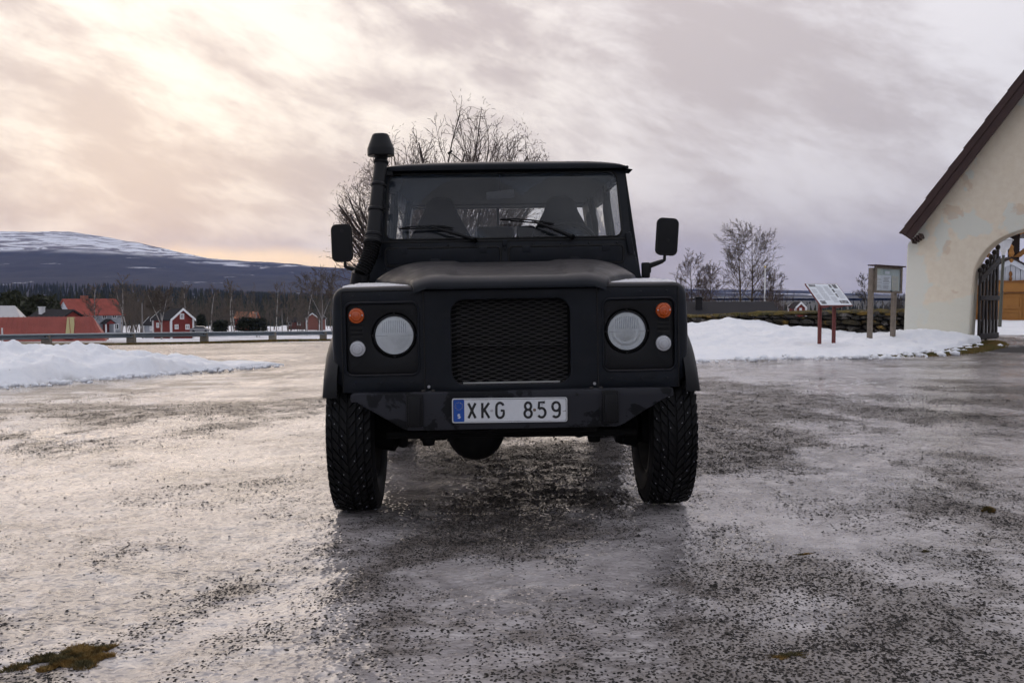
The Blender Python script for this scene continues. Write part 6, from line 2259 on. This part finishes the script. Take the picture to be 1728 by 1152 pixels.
def plaster_material():
    m = bpy.data.materials.new('patched_limewash')
    m.use_nodes = True
    N = NT(m.node_tree)
    b = N.n['Principled BSDF']
    P = N.node('ShaderNodeTexCoord').outputs['Object']
    n1 = N.noise(P, 1.05, 5, 0.55, 0.35)
    n2 = N.noise(N.mapping(P, loc=(4, 2, 1)), 1.5, 5, 0.55, 0.3)
    n3 = N.noise(P, 7, 5, 0.6)
    base = N.mix(N.ramp(n3, 0.3, 0.7), (0.82, 0.715, 0.55), (0.88, 0.785, 0.62))
    base = N.mix(N.ramp(n1, 0.56, 0.60), base, (0.78, 0.77, 0.665))
    base = N.mix(N.math('MULTIPLY', N.ramp(n2, 0.60, 0.64), 0.55), base, (0.70, 0.53, 0.37))
    x, y, z = N.xyz(P)
    # fresh wash over the foot and the corner
    low = N.ramp(N.math('ADD', z, N.math('MULTIPLY', N.math('SUBTRACT', n1, 0.5), 1.6)), 0.85, 0.95, 1, 0)
    base = N.mix(N.math('MULTIPLY', low, 0.85), base, (0.80, 0.775, 0.65))
    cor = N.ramp(N.math('ADD', x, N.math('MULTIPLY', N.math('SUBTRACT', n2, 0.5), 1.2)), 0.26, 0.32, 1, 0)
    base = N.mix(N.math('MULTIPLY', cor, 0.8), base, (0.78, 0.775, 0.68))
    foot = N.ramp(N.math('ADD', z, N.math('MULTIPLY', N.math('SUBTRACT', n3, 0.5), 0.5)), 0.0, 0.16, 1, 0)
    base = N.mix(N.math('MULTIPLY', foot, 0.55), base, (0.42, 0.42, 0.28))
    N.put(b.inputs['Base Color'], base)
    b.inputs['Roughness'].default_value = 0.88
    N.put(b.inputs['Normal'], N.bump(N.math('ADD', N.math('MULTIPLY', N.noise(P, 3.0, 4, 0.5), 1.0), N.math('MULTIPLY', N.noise(P, 40, 4, 0.6), 0.15)), 0.5, 0.05))
    return m


M_PLASTER = plaster_material()
M_TARBR = pmat('brown_tarred_wood', (0.045, 0.020, 0.016), 0.65, var=0.2, vscale=4, bump=0.3, bscale=40, bdist=0.01)
M_GATE = pmat('dark_gate_wood', (0.018, 0.013, 0.011), 0.6, var=0.2, vscale=6)
M_OCHRE = pmat('ochre_paint', (0.34, 0.145, 0.026), 0.6, var=0.12, vscale=3)
M_OCHRED = pmat('ochre_carving', (0.22, 0.085, 0.015), 0.6)
M_WBOARD = pmat('white_boards', (0.62, 0.64, 0.68), 0.7)
M_DKTIMB = pmat('dark_tower_timber', (0.030, 0.016, 0.012), 0.7)


def gatehouse():
    gz = -0.10
    g = empty('gatehouse', (8.31, 21.0, gz), (0, 0, YAW), 'cream plastered gatehouse with steep brown roof edge and arched gateway', 'gatehouse')
    # local: x along the front wall, y into the building
    Wd, ACX, AR, SPR = 4.95, 2.475, 1.20, 1.28   # width, arch centre, arch radius, springing height
    crown = 2.42
    eave, apex = 2.16, 5.52
    TH = 0.62
    # arch opening outline (left jamb up, over, right jamb down), slightly flattened
    op = [(ACX - AR - 0.06, -0.3), (ACX - AR - 0.03, 0.5), (ACX - AR, SPR)]
    for i in range(1, 24):
        a = math.pi - math.pi * i / 24
        op.append((ACX + AR * math.cos(a), SPR + (crown - SPR) * (abs(math.sin(a)) ** 0.86)))
    op += [(ACX + AR, SPR), (ACX + AR + 0.03, 0.5), (ACX + AR + 0.06, -0.3)]
    n = len(op)
    # outer outline matched point for point, walls lean in a little
    oo = []
    for i, (x, z) in enumerate(op):
        if i < 3:
            zz = [-0.3, 0.6, eave][i]
            oo.append((-0.05 + 0.05 * max(zz, 0) / eave, zz))
        elif i >= n - 3:
            zz = [eave, 0.6, -0.3][i - (n - 3)]
            oo.append((Wd + 0.05 - 0.05 * max(zz, 0) / eave, zz))
        else:
            t = (i - 2) / (n - 5)
            x_ = Wd * t
            z_ = eave + (apex - eave) * (1 - abs(2 * t - 1))
            oo.append((x_, z_))
    for (ya, nm) in ((0.0, 'front_wall'),):
        m = MB()
        vs_ = [(x, ya, z) for x, z in oo] + [(x, ya, z) for x, z in op] + [(x, ya + TH, z) for x, z in oo] + [(x, ya + TH, z) for x, z in op]
        fs = []
        for i in range(n - 1):
            fs += [(i, i + 1, n + i + 1, n + i), (2 * n + i, 3 * n + i, 3 * n + i + 1, 2 * n + i + 1), (i, 2 * n + i, 2 * n + i + 1, i + 1), (n + i, n + i + 1, 3 * n + i + 1, 3 * n + i)]
        m.add(vs_, fs)
        m.build(nm, M_PLASTER, g, bevel=0.03 if ya == 0 else 0, seg=3, smooth=40)
    for (x0, x1) in ((0.0, 0.55), (Wd - 0.55, Wd)):
        MB().box(x0, x1, TH - 0.02, 1.3, -0.3, eave).build('side_wall', M_PLASTER, g)
    # roof: boarded slopes, wide barge boards and saw-tooth rafter ends
    sl = (apex - eave) / (Wd / 2)
    ln = math.hypot(1, sl)
    for s in (0, 1):
        def pt(d, up, y):
            # d: metres outward from the ridge measured horizontally
            x = Wd / 2 + (d if s else -d)
            return (x + (up * sl / ln if s else -up * sl / ln), y, apex - d * sl + up / ln)
        e = Wd / 2 - 0.11
        r = MB()
        r.add([pt(0, 0.03, -0.34), pt(e, 0.03, -0.34), pt(e, 0.03, 1.1), pt(0, 0.03, 1.1), pt(-0.0, 0.16, -0.34), pt(e, 0.16, -0.34), pt(e, 0.16, 1.1), pt(0, 0.16, 1.1)],
              [(0, 1, 2, 3), (4, 7, 6, 5), (0, 4, 5, 1), (1, 5, 6, 2), (2, 6, 7, 3), (0, 3, 7, 4)])
        ro = r.build('roof', M_TARBR, g, smooth=0)
        for (u0, u1, yy) in ((-0.085, 0.075, -0.372), (0.065, 0.185, -0.395)):
            b = MB().add([pt(0, u0, yy), pt(e + 0.02, u0, yy), pt(e + 0.02, u1, yy), pt(0, u1, yy), pt(0, u0, yy + 0.035), pt(e + 0.02, u0, yy + 0.035), pt(e + 0.02, u1, yy + 0.035), pt(0, u1, yy + 0.035)],
                         [(0, 1, 2, 3), (4, 7, 6, 5), (0, 4, 5, 1), (1, 5, 6, 2), (2, 6, 7, 3), (0, 3, 7, 4)])
            b.build('barge_board', M_TARBR, ro, bevel=0.006)
        # shingle butts along the verge: small uneven steps
        sh = MB()
        rg = random.Random(5 + s)
        d = 0.05
        while d < e:
            w_ = rg.uniform(0.28, 0.42)
            u = 0.187 + rg.uniform(0, 0.012)
            sh.add([pt(d, 0.165, -0.40), pt(min(d + w_, e + .03), 0.165, -0.40), pt(min(d + w_, e + .03), u + 0.008, -0.40), pt(d, u - 0.008, -0.40),
                    pt(d, 0.165, 1.1), pt(min(d + w_, e + .03), 0.165, 1.1), pt(min(d + w_, e + .03), u + 0.008, 1.1), pt(d, u - 0.008, 1.1)],
                   [(0, 1, 2, 3), (4, 7, 6, 5), (1, 5, 6, 2), (3, 2, 6, 7), (0, 3, 7, 4)])
            d += w_
        sh.build('shingle_courses', M_TARBR, ro, smooth=0)
        for k in range(4):
            q = pt(e + 0.02, -0.085, -0.33)
            q = (q[0] + (0.02 + 0.048 * k) * (-1 if s else 1), q[1], q[2])
            MB().cbox((q[0], -0.20, q[2] + 0.035 * k - 0.02), (0.026, 0.34, 0.10), (0, R(-18 if not s else 18), 0)).build('rafter_tooth', M_TARBR, ro)
    return g


gatehouse()


def to_gate(x, y, z):
    c, s = math.cos(YAW), math.sin(YAW)
    return Vector((8.31 + x * c - y * s, 21.0 + x * s + y * c, z))


# gate leaf standing open against the left side of the passage
def gate_leaf():
    hp = to_gate(1.36, 0.26, 0)
    ang = R(43)
    g = empty('gate_leaf', (hp.x, hp.y, -0.06), (0, 0, ang), 'dark wooden picket gate leaf standing open in the archway', 'gate')
    n = 6
    for i in range(n):
        x = 0.04 + i * 0.175
        top = 1.52 + 0.50 * (i / (n - 1)) ** 1.1
        z0 = 0.0 if i in (0, 2) else 0.14
        p = MB().box(x - 0.045, x + 0.045, -0.018, 0.018, z0, top).build('picket', M_GATE, g, bevel=0.008)
        MB().lathe([(top - 0.005, 0.03), (top + 0.02, 0.048), (top + 0.06, 0.05), (top + 0.095, 0.03), (top + 0.105, 0.001)], 12, 'z', (x, 0, 0)).build('finial', M_GATE, p)
    L = 0.04 + (n - 1) * 0.175
    for (za, zb, h) in ((0.16, 0.16, 0.11), (0.95, 0.95, 0.10)):
        MB().add([(0, -0.045, za), (L + .05, -0.045, zb), (L + .05, -0.045, zb + h), (0, -0.045, za + h), (0, -0.019, za), (L + .05, -0.019, zb), (L + .05, -0.019, zb + h), (0, -0.019, za + h)],
                 [(0, 1, 2, 3), (4, 7, 6, 5), (0, 4, 5, 1), (1, 5, 6, 2), (2, 6, 7, 3), (3, 7, 4, 0)]).build('rail', M_GATE, g, bevel=0.005)
    MB().add([(0, -0.045, 1.30), (L + .05, -0.045, 1.74), (L + .05, -0.045, 1.88), (0, -0.045, 1.44), (0, -0.019, 1.30), (L + .05, -0.019, 1.74), (L + .05, -0.019, 1.88), (0, -0.019, 1.44)],
             [(0, 1, 2, 3), (4, 7, 6, 5), (0, 4, 5, 1), (1, 5, 6, 2), (2, 6, 7, 3), (3, 7, 4, 0)]).build('rail', M_GATE, g, bevel=0.005)
    MB().add([(0.06, 0.019, 0.22), (0.16, 0.019, 0.22), (L, 0.019, 1.6), (L - .1, 0.019, 1.6), (0.06, 0.04, 0.22), (0.16, 0.04, 0.22), (L, 0.04, 1.6), (L - .1, 0.04, 1.6)],
             [(0, 1, 2, 3), (4, 7, 6, 5), (0, 4, 5, 1), (1, 5, 6, 2), (2, 6, 7, 3), (3, 7, 4, 0)]).build('brace', M_GATE, g)


gate_leaf()


# lamp post in the churchyard
def church_lamp():
    p = at(1687, 562, 27)
    o = empty('lamp_post', (p.x, p.y, p.z - 0.05), (0, R(1.6), 0), 'green-grey lamp post with white lantern seen through the archway', 'lamp post')
    MB().tube([(0, 0, -0.3), (0, 0, 1.3), (0, 0, 2.22)], [0.050, 0.042, 0.036], 12).build('pole', pmat('olive_pole', (0.085, 0.085, 0.065), 0.6), o)
    MB().lathe([(2.16, 0.05), (2.24, 0.055), (2.26, 0.085), (2.30, 0.09)], 16, 'z').build('collar', M_WHITE, o)
    hd = MB().lathe([(2.29, 0.085), (2.30, 0.105), (2.36, 0.16), (2.54, 0.225), (2.56, 0.225)], 6, 'z').build('lantern', pmat('opal_glass', (0.72, 0.73, 0.75), 0.25), o, smooth=20)
    MB().lathe([(2.555, 0.255), (2.575, 0.26), (2.66, 0.12), (2.70, 0.10), (2.72, 0.001)], 6, 'z').build('hood', pmat('lamp_hood', (0.50, 0.51, 0.53), 0.4), o, smooth=20)


church_lamp()


# bell tower base: white gabled porch with ochre door, dark timber tower with ochre trim above
def bell_tower():
    D = 34.0
    p = at(1703, 541, D)
    t = empty('bell_tower', (p.x, D, p.z), (0, 0, R(-16)), 'bell tower with white boarded gable, ochre doors and dark timber frame', 'bell tower')
    # porch: local x right, front at y=0
    hw, ev, ap = 1.75, 1.05, 2.02
    MB().prism([(-hw, -0.2), (hw, -0.2), (hw, ev - 0.1), (0, ap - 0.06), (-hw, ev - 0.1)], 'y', 0.06, 2.4).build('porch', pmat('porch_core', (0.30, 0.30, 0.31), 0.8), t)
    n = 22
    for i in range(n):
        x0 = -hw + 2 * hw * i / n
        x1 = -hw + 2 * hw * (i + 1) / n
        z0, z1 = [ap - 0.06 - (ap - ev) * abs(x) / hw for x in (x0, x1)]
        MB().add([(x0 + .008, 0, 0), (x1 - .008, 0, 0), (x1 - .008, 0, z1), (x0 + .008, 0, z0), (x0 + .008, 0.059, 0), (x1 - .008, 0.059, 0), (x1 - .008, 0.059, z1), (x0 + .008, 0.059, z0)],
                 [(0, 1, 2, 3), (4, 7, 6, 5), (0, 4, 5, 1), (1, 5, 6, 2), (2, 6, 7, 3), (3, 7, 4, 0)]).build('board', M_WBOARD, t, smooth=0)
    for s in (-1, 1):
        MB().prism([(s * (hw + .2), ev - 0.22), (s * (hw + .2), ev - 0.05), (0, ap + 0.09), (0, ap - 0.10)], 'y', -0.14, -0.02).build('barge_board', M_WBOARD, t, smooth=0)
        MB().prism([(s * (hw + .25), ev - 0.06), (s * (hw + .25), ev - 0.0), (0, ap + 0.16), (0, ap + 0.10)], 'y', -0.18, 2.4).build('porch_roof', M_DKTIMB, t, smooth=0)
    # door: two leaves with panels, carved pediment
    dl = MB().box(-1.05, 1.05, -0.055, -0.005, -0.1, 0.94).build('door', M_OCHRE, t)
    for (x0, x1) in ((-1.0, -0.34), (-0.30, 0.36), (0.40, 1.0)):
        for (z0, z1) in ((0.0, 0.36), (0.42, 0.88)):
            MB().frame(outer_for(x0, x1, z0, z1, 2), outer_for(x0 + 0.06, x1 - 0.06, z0 + 0.06, z1 - 0.06, 2), flat(-0.085), 0, 0.028).build('panel_moulding', M_OCHRE, dl, smooth=0)
    for xx in (-1.12, 1.12):
        MB().box(xx - 0.06, xx + 0.06, -0.10, -0.01, -0.1, 1.0).build('jamb', M_OCHRE, dl)
    MB().box(-0.33, -0.31, -0.10, -0.056, 0, 0.94).build('leaf_joint', M_OCHRED, dl)
    cv = [(-1.2, 0.95), (1.2, 0.95)] + [(1.2 * math.cos(a), 1.03 + 0.36 * math.sin(a) ** 0.8 + 0.03 * math.cos(6 * a)) for a in np.linspace(0.02, math.pi - 0.02, 24)]
    MB().prism(cv, 'y', -0.12, -0.01).build('pediment', M_OCHRED, dl, smooth=0)
    cv2 = [(-1.0, 0.99), (1.0, 0.99)] + [(1.0 * math.cos(a), 1.03 + 0.26 * math.sin(a) ** 0.8) for a in np.linspace(0.02, math.pi - 0.02, 18)]
    MB().prism(cv2, 'y', -0.145, -0.122).build('pediment_panel', M_OCHRE, dl, smooth=0)
    MB().lathe([(1.36, 0.03), (1.42, 0.06), (1.50, 0.03), (1.58, 0.06), (1.66, 0.04), (1.70, 0.001)], 12, 'z', (0, -0.07, 0)).build('finial', M_OCHRED, dl)
    MB().lathe([(1.98, 0.05), (2.06, 0.09), (2.16, 0.05), (2.28, 0.10), (2.42, 0.06), (2.52, 0.07), (2.60, 0.001)], 12, 'z', (0, -0.1, 0)).build('finial', M_OCHRE, t)
    # tower frame standing behind the porch, its floor beam with scalloped trim high above
    for (x, y) in ((-1.9, 1.2), (1.9, 1.2), (-1.9, 1.1), (1.9, 1.1), (0.35, 1.4)):
        MB().box(x - 0.16, x + 0.16, y - 0.16, y + 0.16, -0.2, 4.2).build('tower_post', M_DKTIMB, t)
    for s in (-1, 1):
        MB().add([(s * 0.3, 1.1, 2.2), (s * 0.52, 1.1, 2.2), (s * 1.9, 1.1, 3.4), (s * 1.65, 1.1, 3.4), (s * 0.3, 1.3, 2.2), (s * 0.52, 1.3, 2.2), (s * 1.9, 1.3, 3.4), (s * 1.65, 1.3, 3.4)],
                 [(0, 1, 2, 3), (4, 7, 6, 5), (0, 4, 5, 1), (1, 5, 6, 2), (2, 6, 7, 3), (3, 7, 4, 0)]).build('brace', M_OCHRE, t)
        # carved side boards, ochre
        pl = [(s * (1.15 + 0.55 * u + 0.10 * math.sin(9 * u)), 1.75 + 1.15 * u) for u in np.linspace(0, 1, 10)] + [(s * (2.3), 2.9), (s * 2.3, 1.1)]
        MB().prism(pl, 'y', 0.7, 0.78).build('carved_board', M_OCHRE, t, smooth=0)
    MB().box(-2.3, 2.3, 0.9, 4.7, 3.02, 3.30).build('floor_beam', M_DKTIMB, t)
    tr = MB()
    for i in range(40):
        x0 = -2.4 + i * 0.12
        tr.prism([(x0, 3.14), (x0, 3.02), (x0 + 0.06, 2.94), (x0 + 0.12, 3.02), (x0 + 0.12, 3.14)], 'y', 0.62, 0.66)
    tr.build('scalloped_trim', M_OCHRE, t, smooth=0)
    MB().prism([(-1.9, 4.0), (2.6, 4.0), (0.2, 5.3)], 'y', 0.9, 4.8).build('tower_roof', M_DKTIMB, t)
    MB().box(-2.4, -1.2, 0.5, 0.6, 2.0, 2.9).build('side_boarding', M_DKTIMB, t)


bell_tower()


# ------------------------------------------------------------------ information lectern
M_POSTR = pmat('red_brown_post', (0.145, 0.030, 0.024), 0.55, var=0.15, vscale=6)
M_SHEET = pmat('printed_sheet', (0.76, 0.79, 0.82), 0.35)
M_INK = pmat('grey_print', (0.40, 0.42, 0.45), 0.4)
M_PHOTO = pmat('dark_photo_print', (0.055, 0.055, 0.06), 0.35, col2=(0.28, 0.28, 0.28), c2lo=0.45, c2hi=0.6, c2scale=18)


def lectern():
    p = at(1399, 599, 17.0)
    yaw = R(24)
    o = empty('information_board', (p.x, p.y, p.z), (0, 0, yaw), 'tilted white information board on two red-brown posts in the snow', 'information board')
    # local: reader stands on -y side
    tilt = R(47)
    c = Vector((-0.01, 0.0, 1.035))
    W_, H_ = 0.70, 0.55

    def mp(u, v, w):
        # u across, v up the slope, w outwards towards the reader
        e = Vector((u, v * math.sin(tilt), v * math.cos(tilt))) + Vector((0, -math.cos(tilt), math.sin(tilt))) * w
        return tuple(c + e)
    bd = MB().panel(rrect(-W_ / 2, W_ / 2, -H_ / 2, H_ / 2, 0.004, 1), mp, -0.02, 0.0).build('panel', M_POSTR, o, bevel=0.003)
    MB().panel(rrect(-W_ / 2 + 0.012, W_ / 2 - 0.012, -H_ / 2 + 0.012, H_ / 2 - 0.012, 0.004, 1), mp, 0.0005, 0.003).build('printed_sheet', M_SHEET, bd, smooth=0)
    tx = MB()
    rg = random.Random(3)
    for (u0, u1, v0, v1) in ((-0.31, -0.20, 0.02, 0.13), (-0.31, -0.20, -0.13, 0.0), (-0.17, -0.04, 0.05, 0.20), (-0.17, -0.04, -0.14, 0.03), (-0.01, 0.11, -0.02, 0.20), (-0.01, 0.11, -0.2, -0.06), (0.19, 0.32, -0.10, 0.10)):
        v = v1
        while v > v0:
            ln = (u1 - u0) * rg.uniform(0.75, 1.0)
            tx.panel([(u0, v), (u0 + ln, v), (u0 + ln, v - 0.006), (u0, v - 0.006)], mp, 0.0035, 0.0042)
            v -= 0.0165
    tx.build('text_lines', M_INK, bd, smooth=0)['kind'] = 'stuff'
    for (u0, u1, v0, v1) in ((-0.30, -0.16, 0.19, 0.245), (-0.30, -0.19, -0.235, -0.155), (0.13, 0.175, 0.165, 0.245), (0.205, 0.29, 0.15, 0.25), (0.135, 0.175, 0.05, 0.13), (0.135, 0.175, -0.07, 0.02), (0.12, 0.30, -0.225, -0.15)):
        MB().panel([(u0, v0), (u1, v0), (u1, v1), (u0, v1)], mp, 0.0035, 0.0050).build('picture', M_PHOTO, bd, smooth=0)
    for s in (-1, 1):
        x = s * 0.155
        MB().box(x - 0.026, x + 0.026, 0.03, 0.075, -0.15, 1.02).build('post', M_POSTR, o, bevel=0.004)
        MB().prism([(0.03, -0.1), (0.03, 0.20), (-0.22, 0.0), (-0.22, -0.1)], 'x', x - 0.008, x + 0.008).build('foot_plate', M_POSTR, o)
        MB().prism([(0.06, 0.98), (0.02, 0.80), (-0.16, 0.82), (0.12, 1.12)], 'x', x - 0.012, x + 0.012).build('bracket', M_POSTR, o)


lectern()

# ------------------------------------------------------------------ parish notice board
M_OLDW = pmat('grey_weathered_wood', (0.20, 0.165, 0.13), 0.8, var=0.25, vscale=10, bump=0.3, bscale=60, bdist=0.005)
M_BACK = pmat('pale_green_backing', (0.54, 0.63, 0.58), 0.7)
M_PAPER = pmat('white_paper', (0.78, 0.82, 0.86), 0.6)
M_PAPERY = pmat('cream_paper', (0.58, 0.57, 0.46), 0.6)
M_PAPERG = pmat('mint_paper', (0.47, 0.62, 0.56), 0.6)
M_INKD = pmat('dark_print', (0.16, 0.165, 0.175), 0.5)


def notice_board():
    p0 = at(1471, 584, 18.7)
    p1 = at(1510, 575, 19.2)
    d = p1 - p0
    yaw = math.atan2(d.y, d.x)
    L = math.hypot(d.x, d.y)
    o = empty('notice_board', tuple(p0), (0, R(1.0), yaw), 'weathered wooden notice board with pinned papers beside the gatehouse', 'notice board')
    H = 1.50
    for i, x in enumerate((0.0, L)):
        MB().box(x - 0.043, x + 0.043, 0.0, 0.075, -0.4, H - 0.03 if i == 0 else 1.06).build('post', M_OLDW, o, bevel=0.006)
    x0, x1, z0, z1 = 0.06, L + 0.13, 1.035, 1.475
    cs = MB().box(x0, x1, 0.0, 0.05, z0, z1).build('backing', M_BACK, o)
    k = 2
    MB().frame(outer_for(x0 - 0.03, x1 + 0.03, z0 - 0.03, z1 + 0.03, k), outer_for(x0 + 0.012, x1 - 0.012, z0 + 0.012, z1 - 0.012, k), flat(-0.042), 0, 0.041).build('frame', M_OLDW, o, bevel=0.004)
    MB().box(x0 - 0.11, x1 + 0.045, -0.10, 0.09, z1 + 0.032, z1 + 0.056).build('rain_strip', M_TARBR, o, bevel=0.004)
    papers = ((0.095, 0.235, 1.06, 1.34, M_PAPER), (0.215, 0.40, 1.055, 1.345, M_PAPER), (0.245, 0.37, 1.352, 1.44, M_PAPERG), (0.41, 0.545, 1.065, 1.335, M_PAPERY), (0.26, 0.355, 1.365, 1.42, M_PAPER))
    sc = (x1 - x0 - 0.02) / 0.50
    for i, (a, b, c, e, mt) in enumerate(papers):
        a, b = x0 + 0.012 + (a - 0.085) * sc, x0 + 0.012 + (b - 0.085) * sc
        yy = -0.006 - 0.004 * i
        pa = MB().box(a, b, yy, yy + 0.003, c, e).build('paper', mt, cs, smooth=0)
        rg = random.Random(i)
        tx = MB()
        v = e - 0.05
        while v > c + 0.03:
            if rg.random() < 0.82:
                l0 = a + (b - a) * rg.uniform(0.1, 0.2)
                tx.box(l0, a + (b - a) * rg.uniform(0.6, 0.9), yy - 0.0022, yy - 0.0008, v, v + 0.006)
            v -= 0.017
        if tx.v:
            tx.build('text_lines', M_INKD if i == 1 else M_INK, pa, smooth=0)['kind'] = 'stuff'
    MB().sheet(rrect(x0 + 0.008, x1 - 0.008, z0 + 0.008, z1 - 0.008, 0.004, 1), flat(-0.034), 0).build('cover_glass', glass_mat('board_glass', (0.93, 0.95, 0.95), 0.05, (0.6, 0.62, 0.62)), o)
    MB().lathe([(-0.09, 0.001), (-0.09, 0.012), (-0.06, 0.013)], 10, 'y', ((x0 + x1) / 2 + 0.02, 0, z0 + 0.005)).build('lock', M_GASKET, o)


notice_board()

# ------------------------------------------------------------------ hazy air over the valley
def build_haze():
    m = bpy.data.materials.new('haze')
    m.use_nodes = True
    N = NT(m.node_tree)
    N.n.remove(N.n['Principled BSDF'])
    v = N.node('ShaderNodeVolumePrincipled')
    v.inputs['Color'].default_value = (0.29, 0.43, 1.0, 1)
    v.inputs['Density'].default_value = HAZE
    v.inputs['Anisotropy'].default_value = 0.2
    N.l.new(v.outputs[0], N.n['Material Output'].inputs['Volume'])
    o = MB().box(-16500, 16500, -16500, 16500, -120, 760).build('haze', m, None, smooth=0)
    tag(o, kind='stuff')
    o['label'] = 'thin blue haze lying over the valley and the fell'


HAZE = 3.3e-5
build_haze()
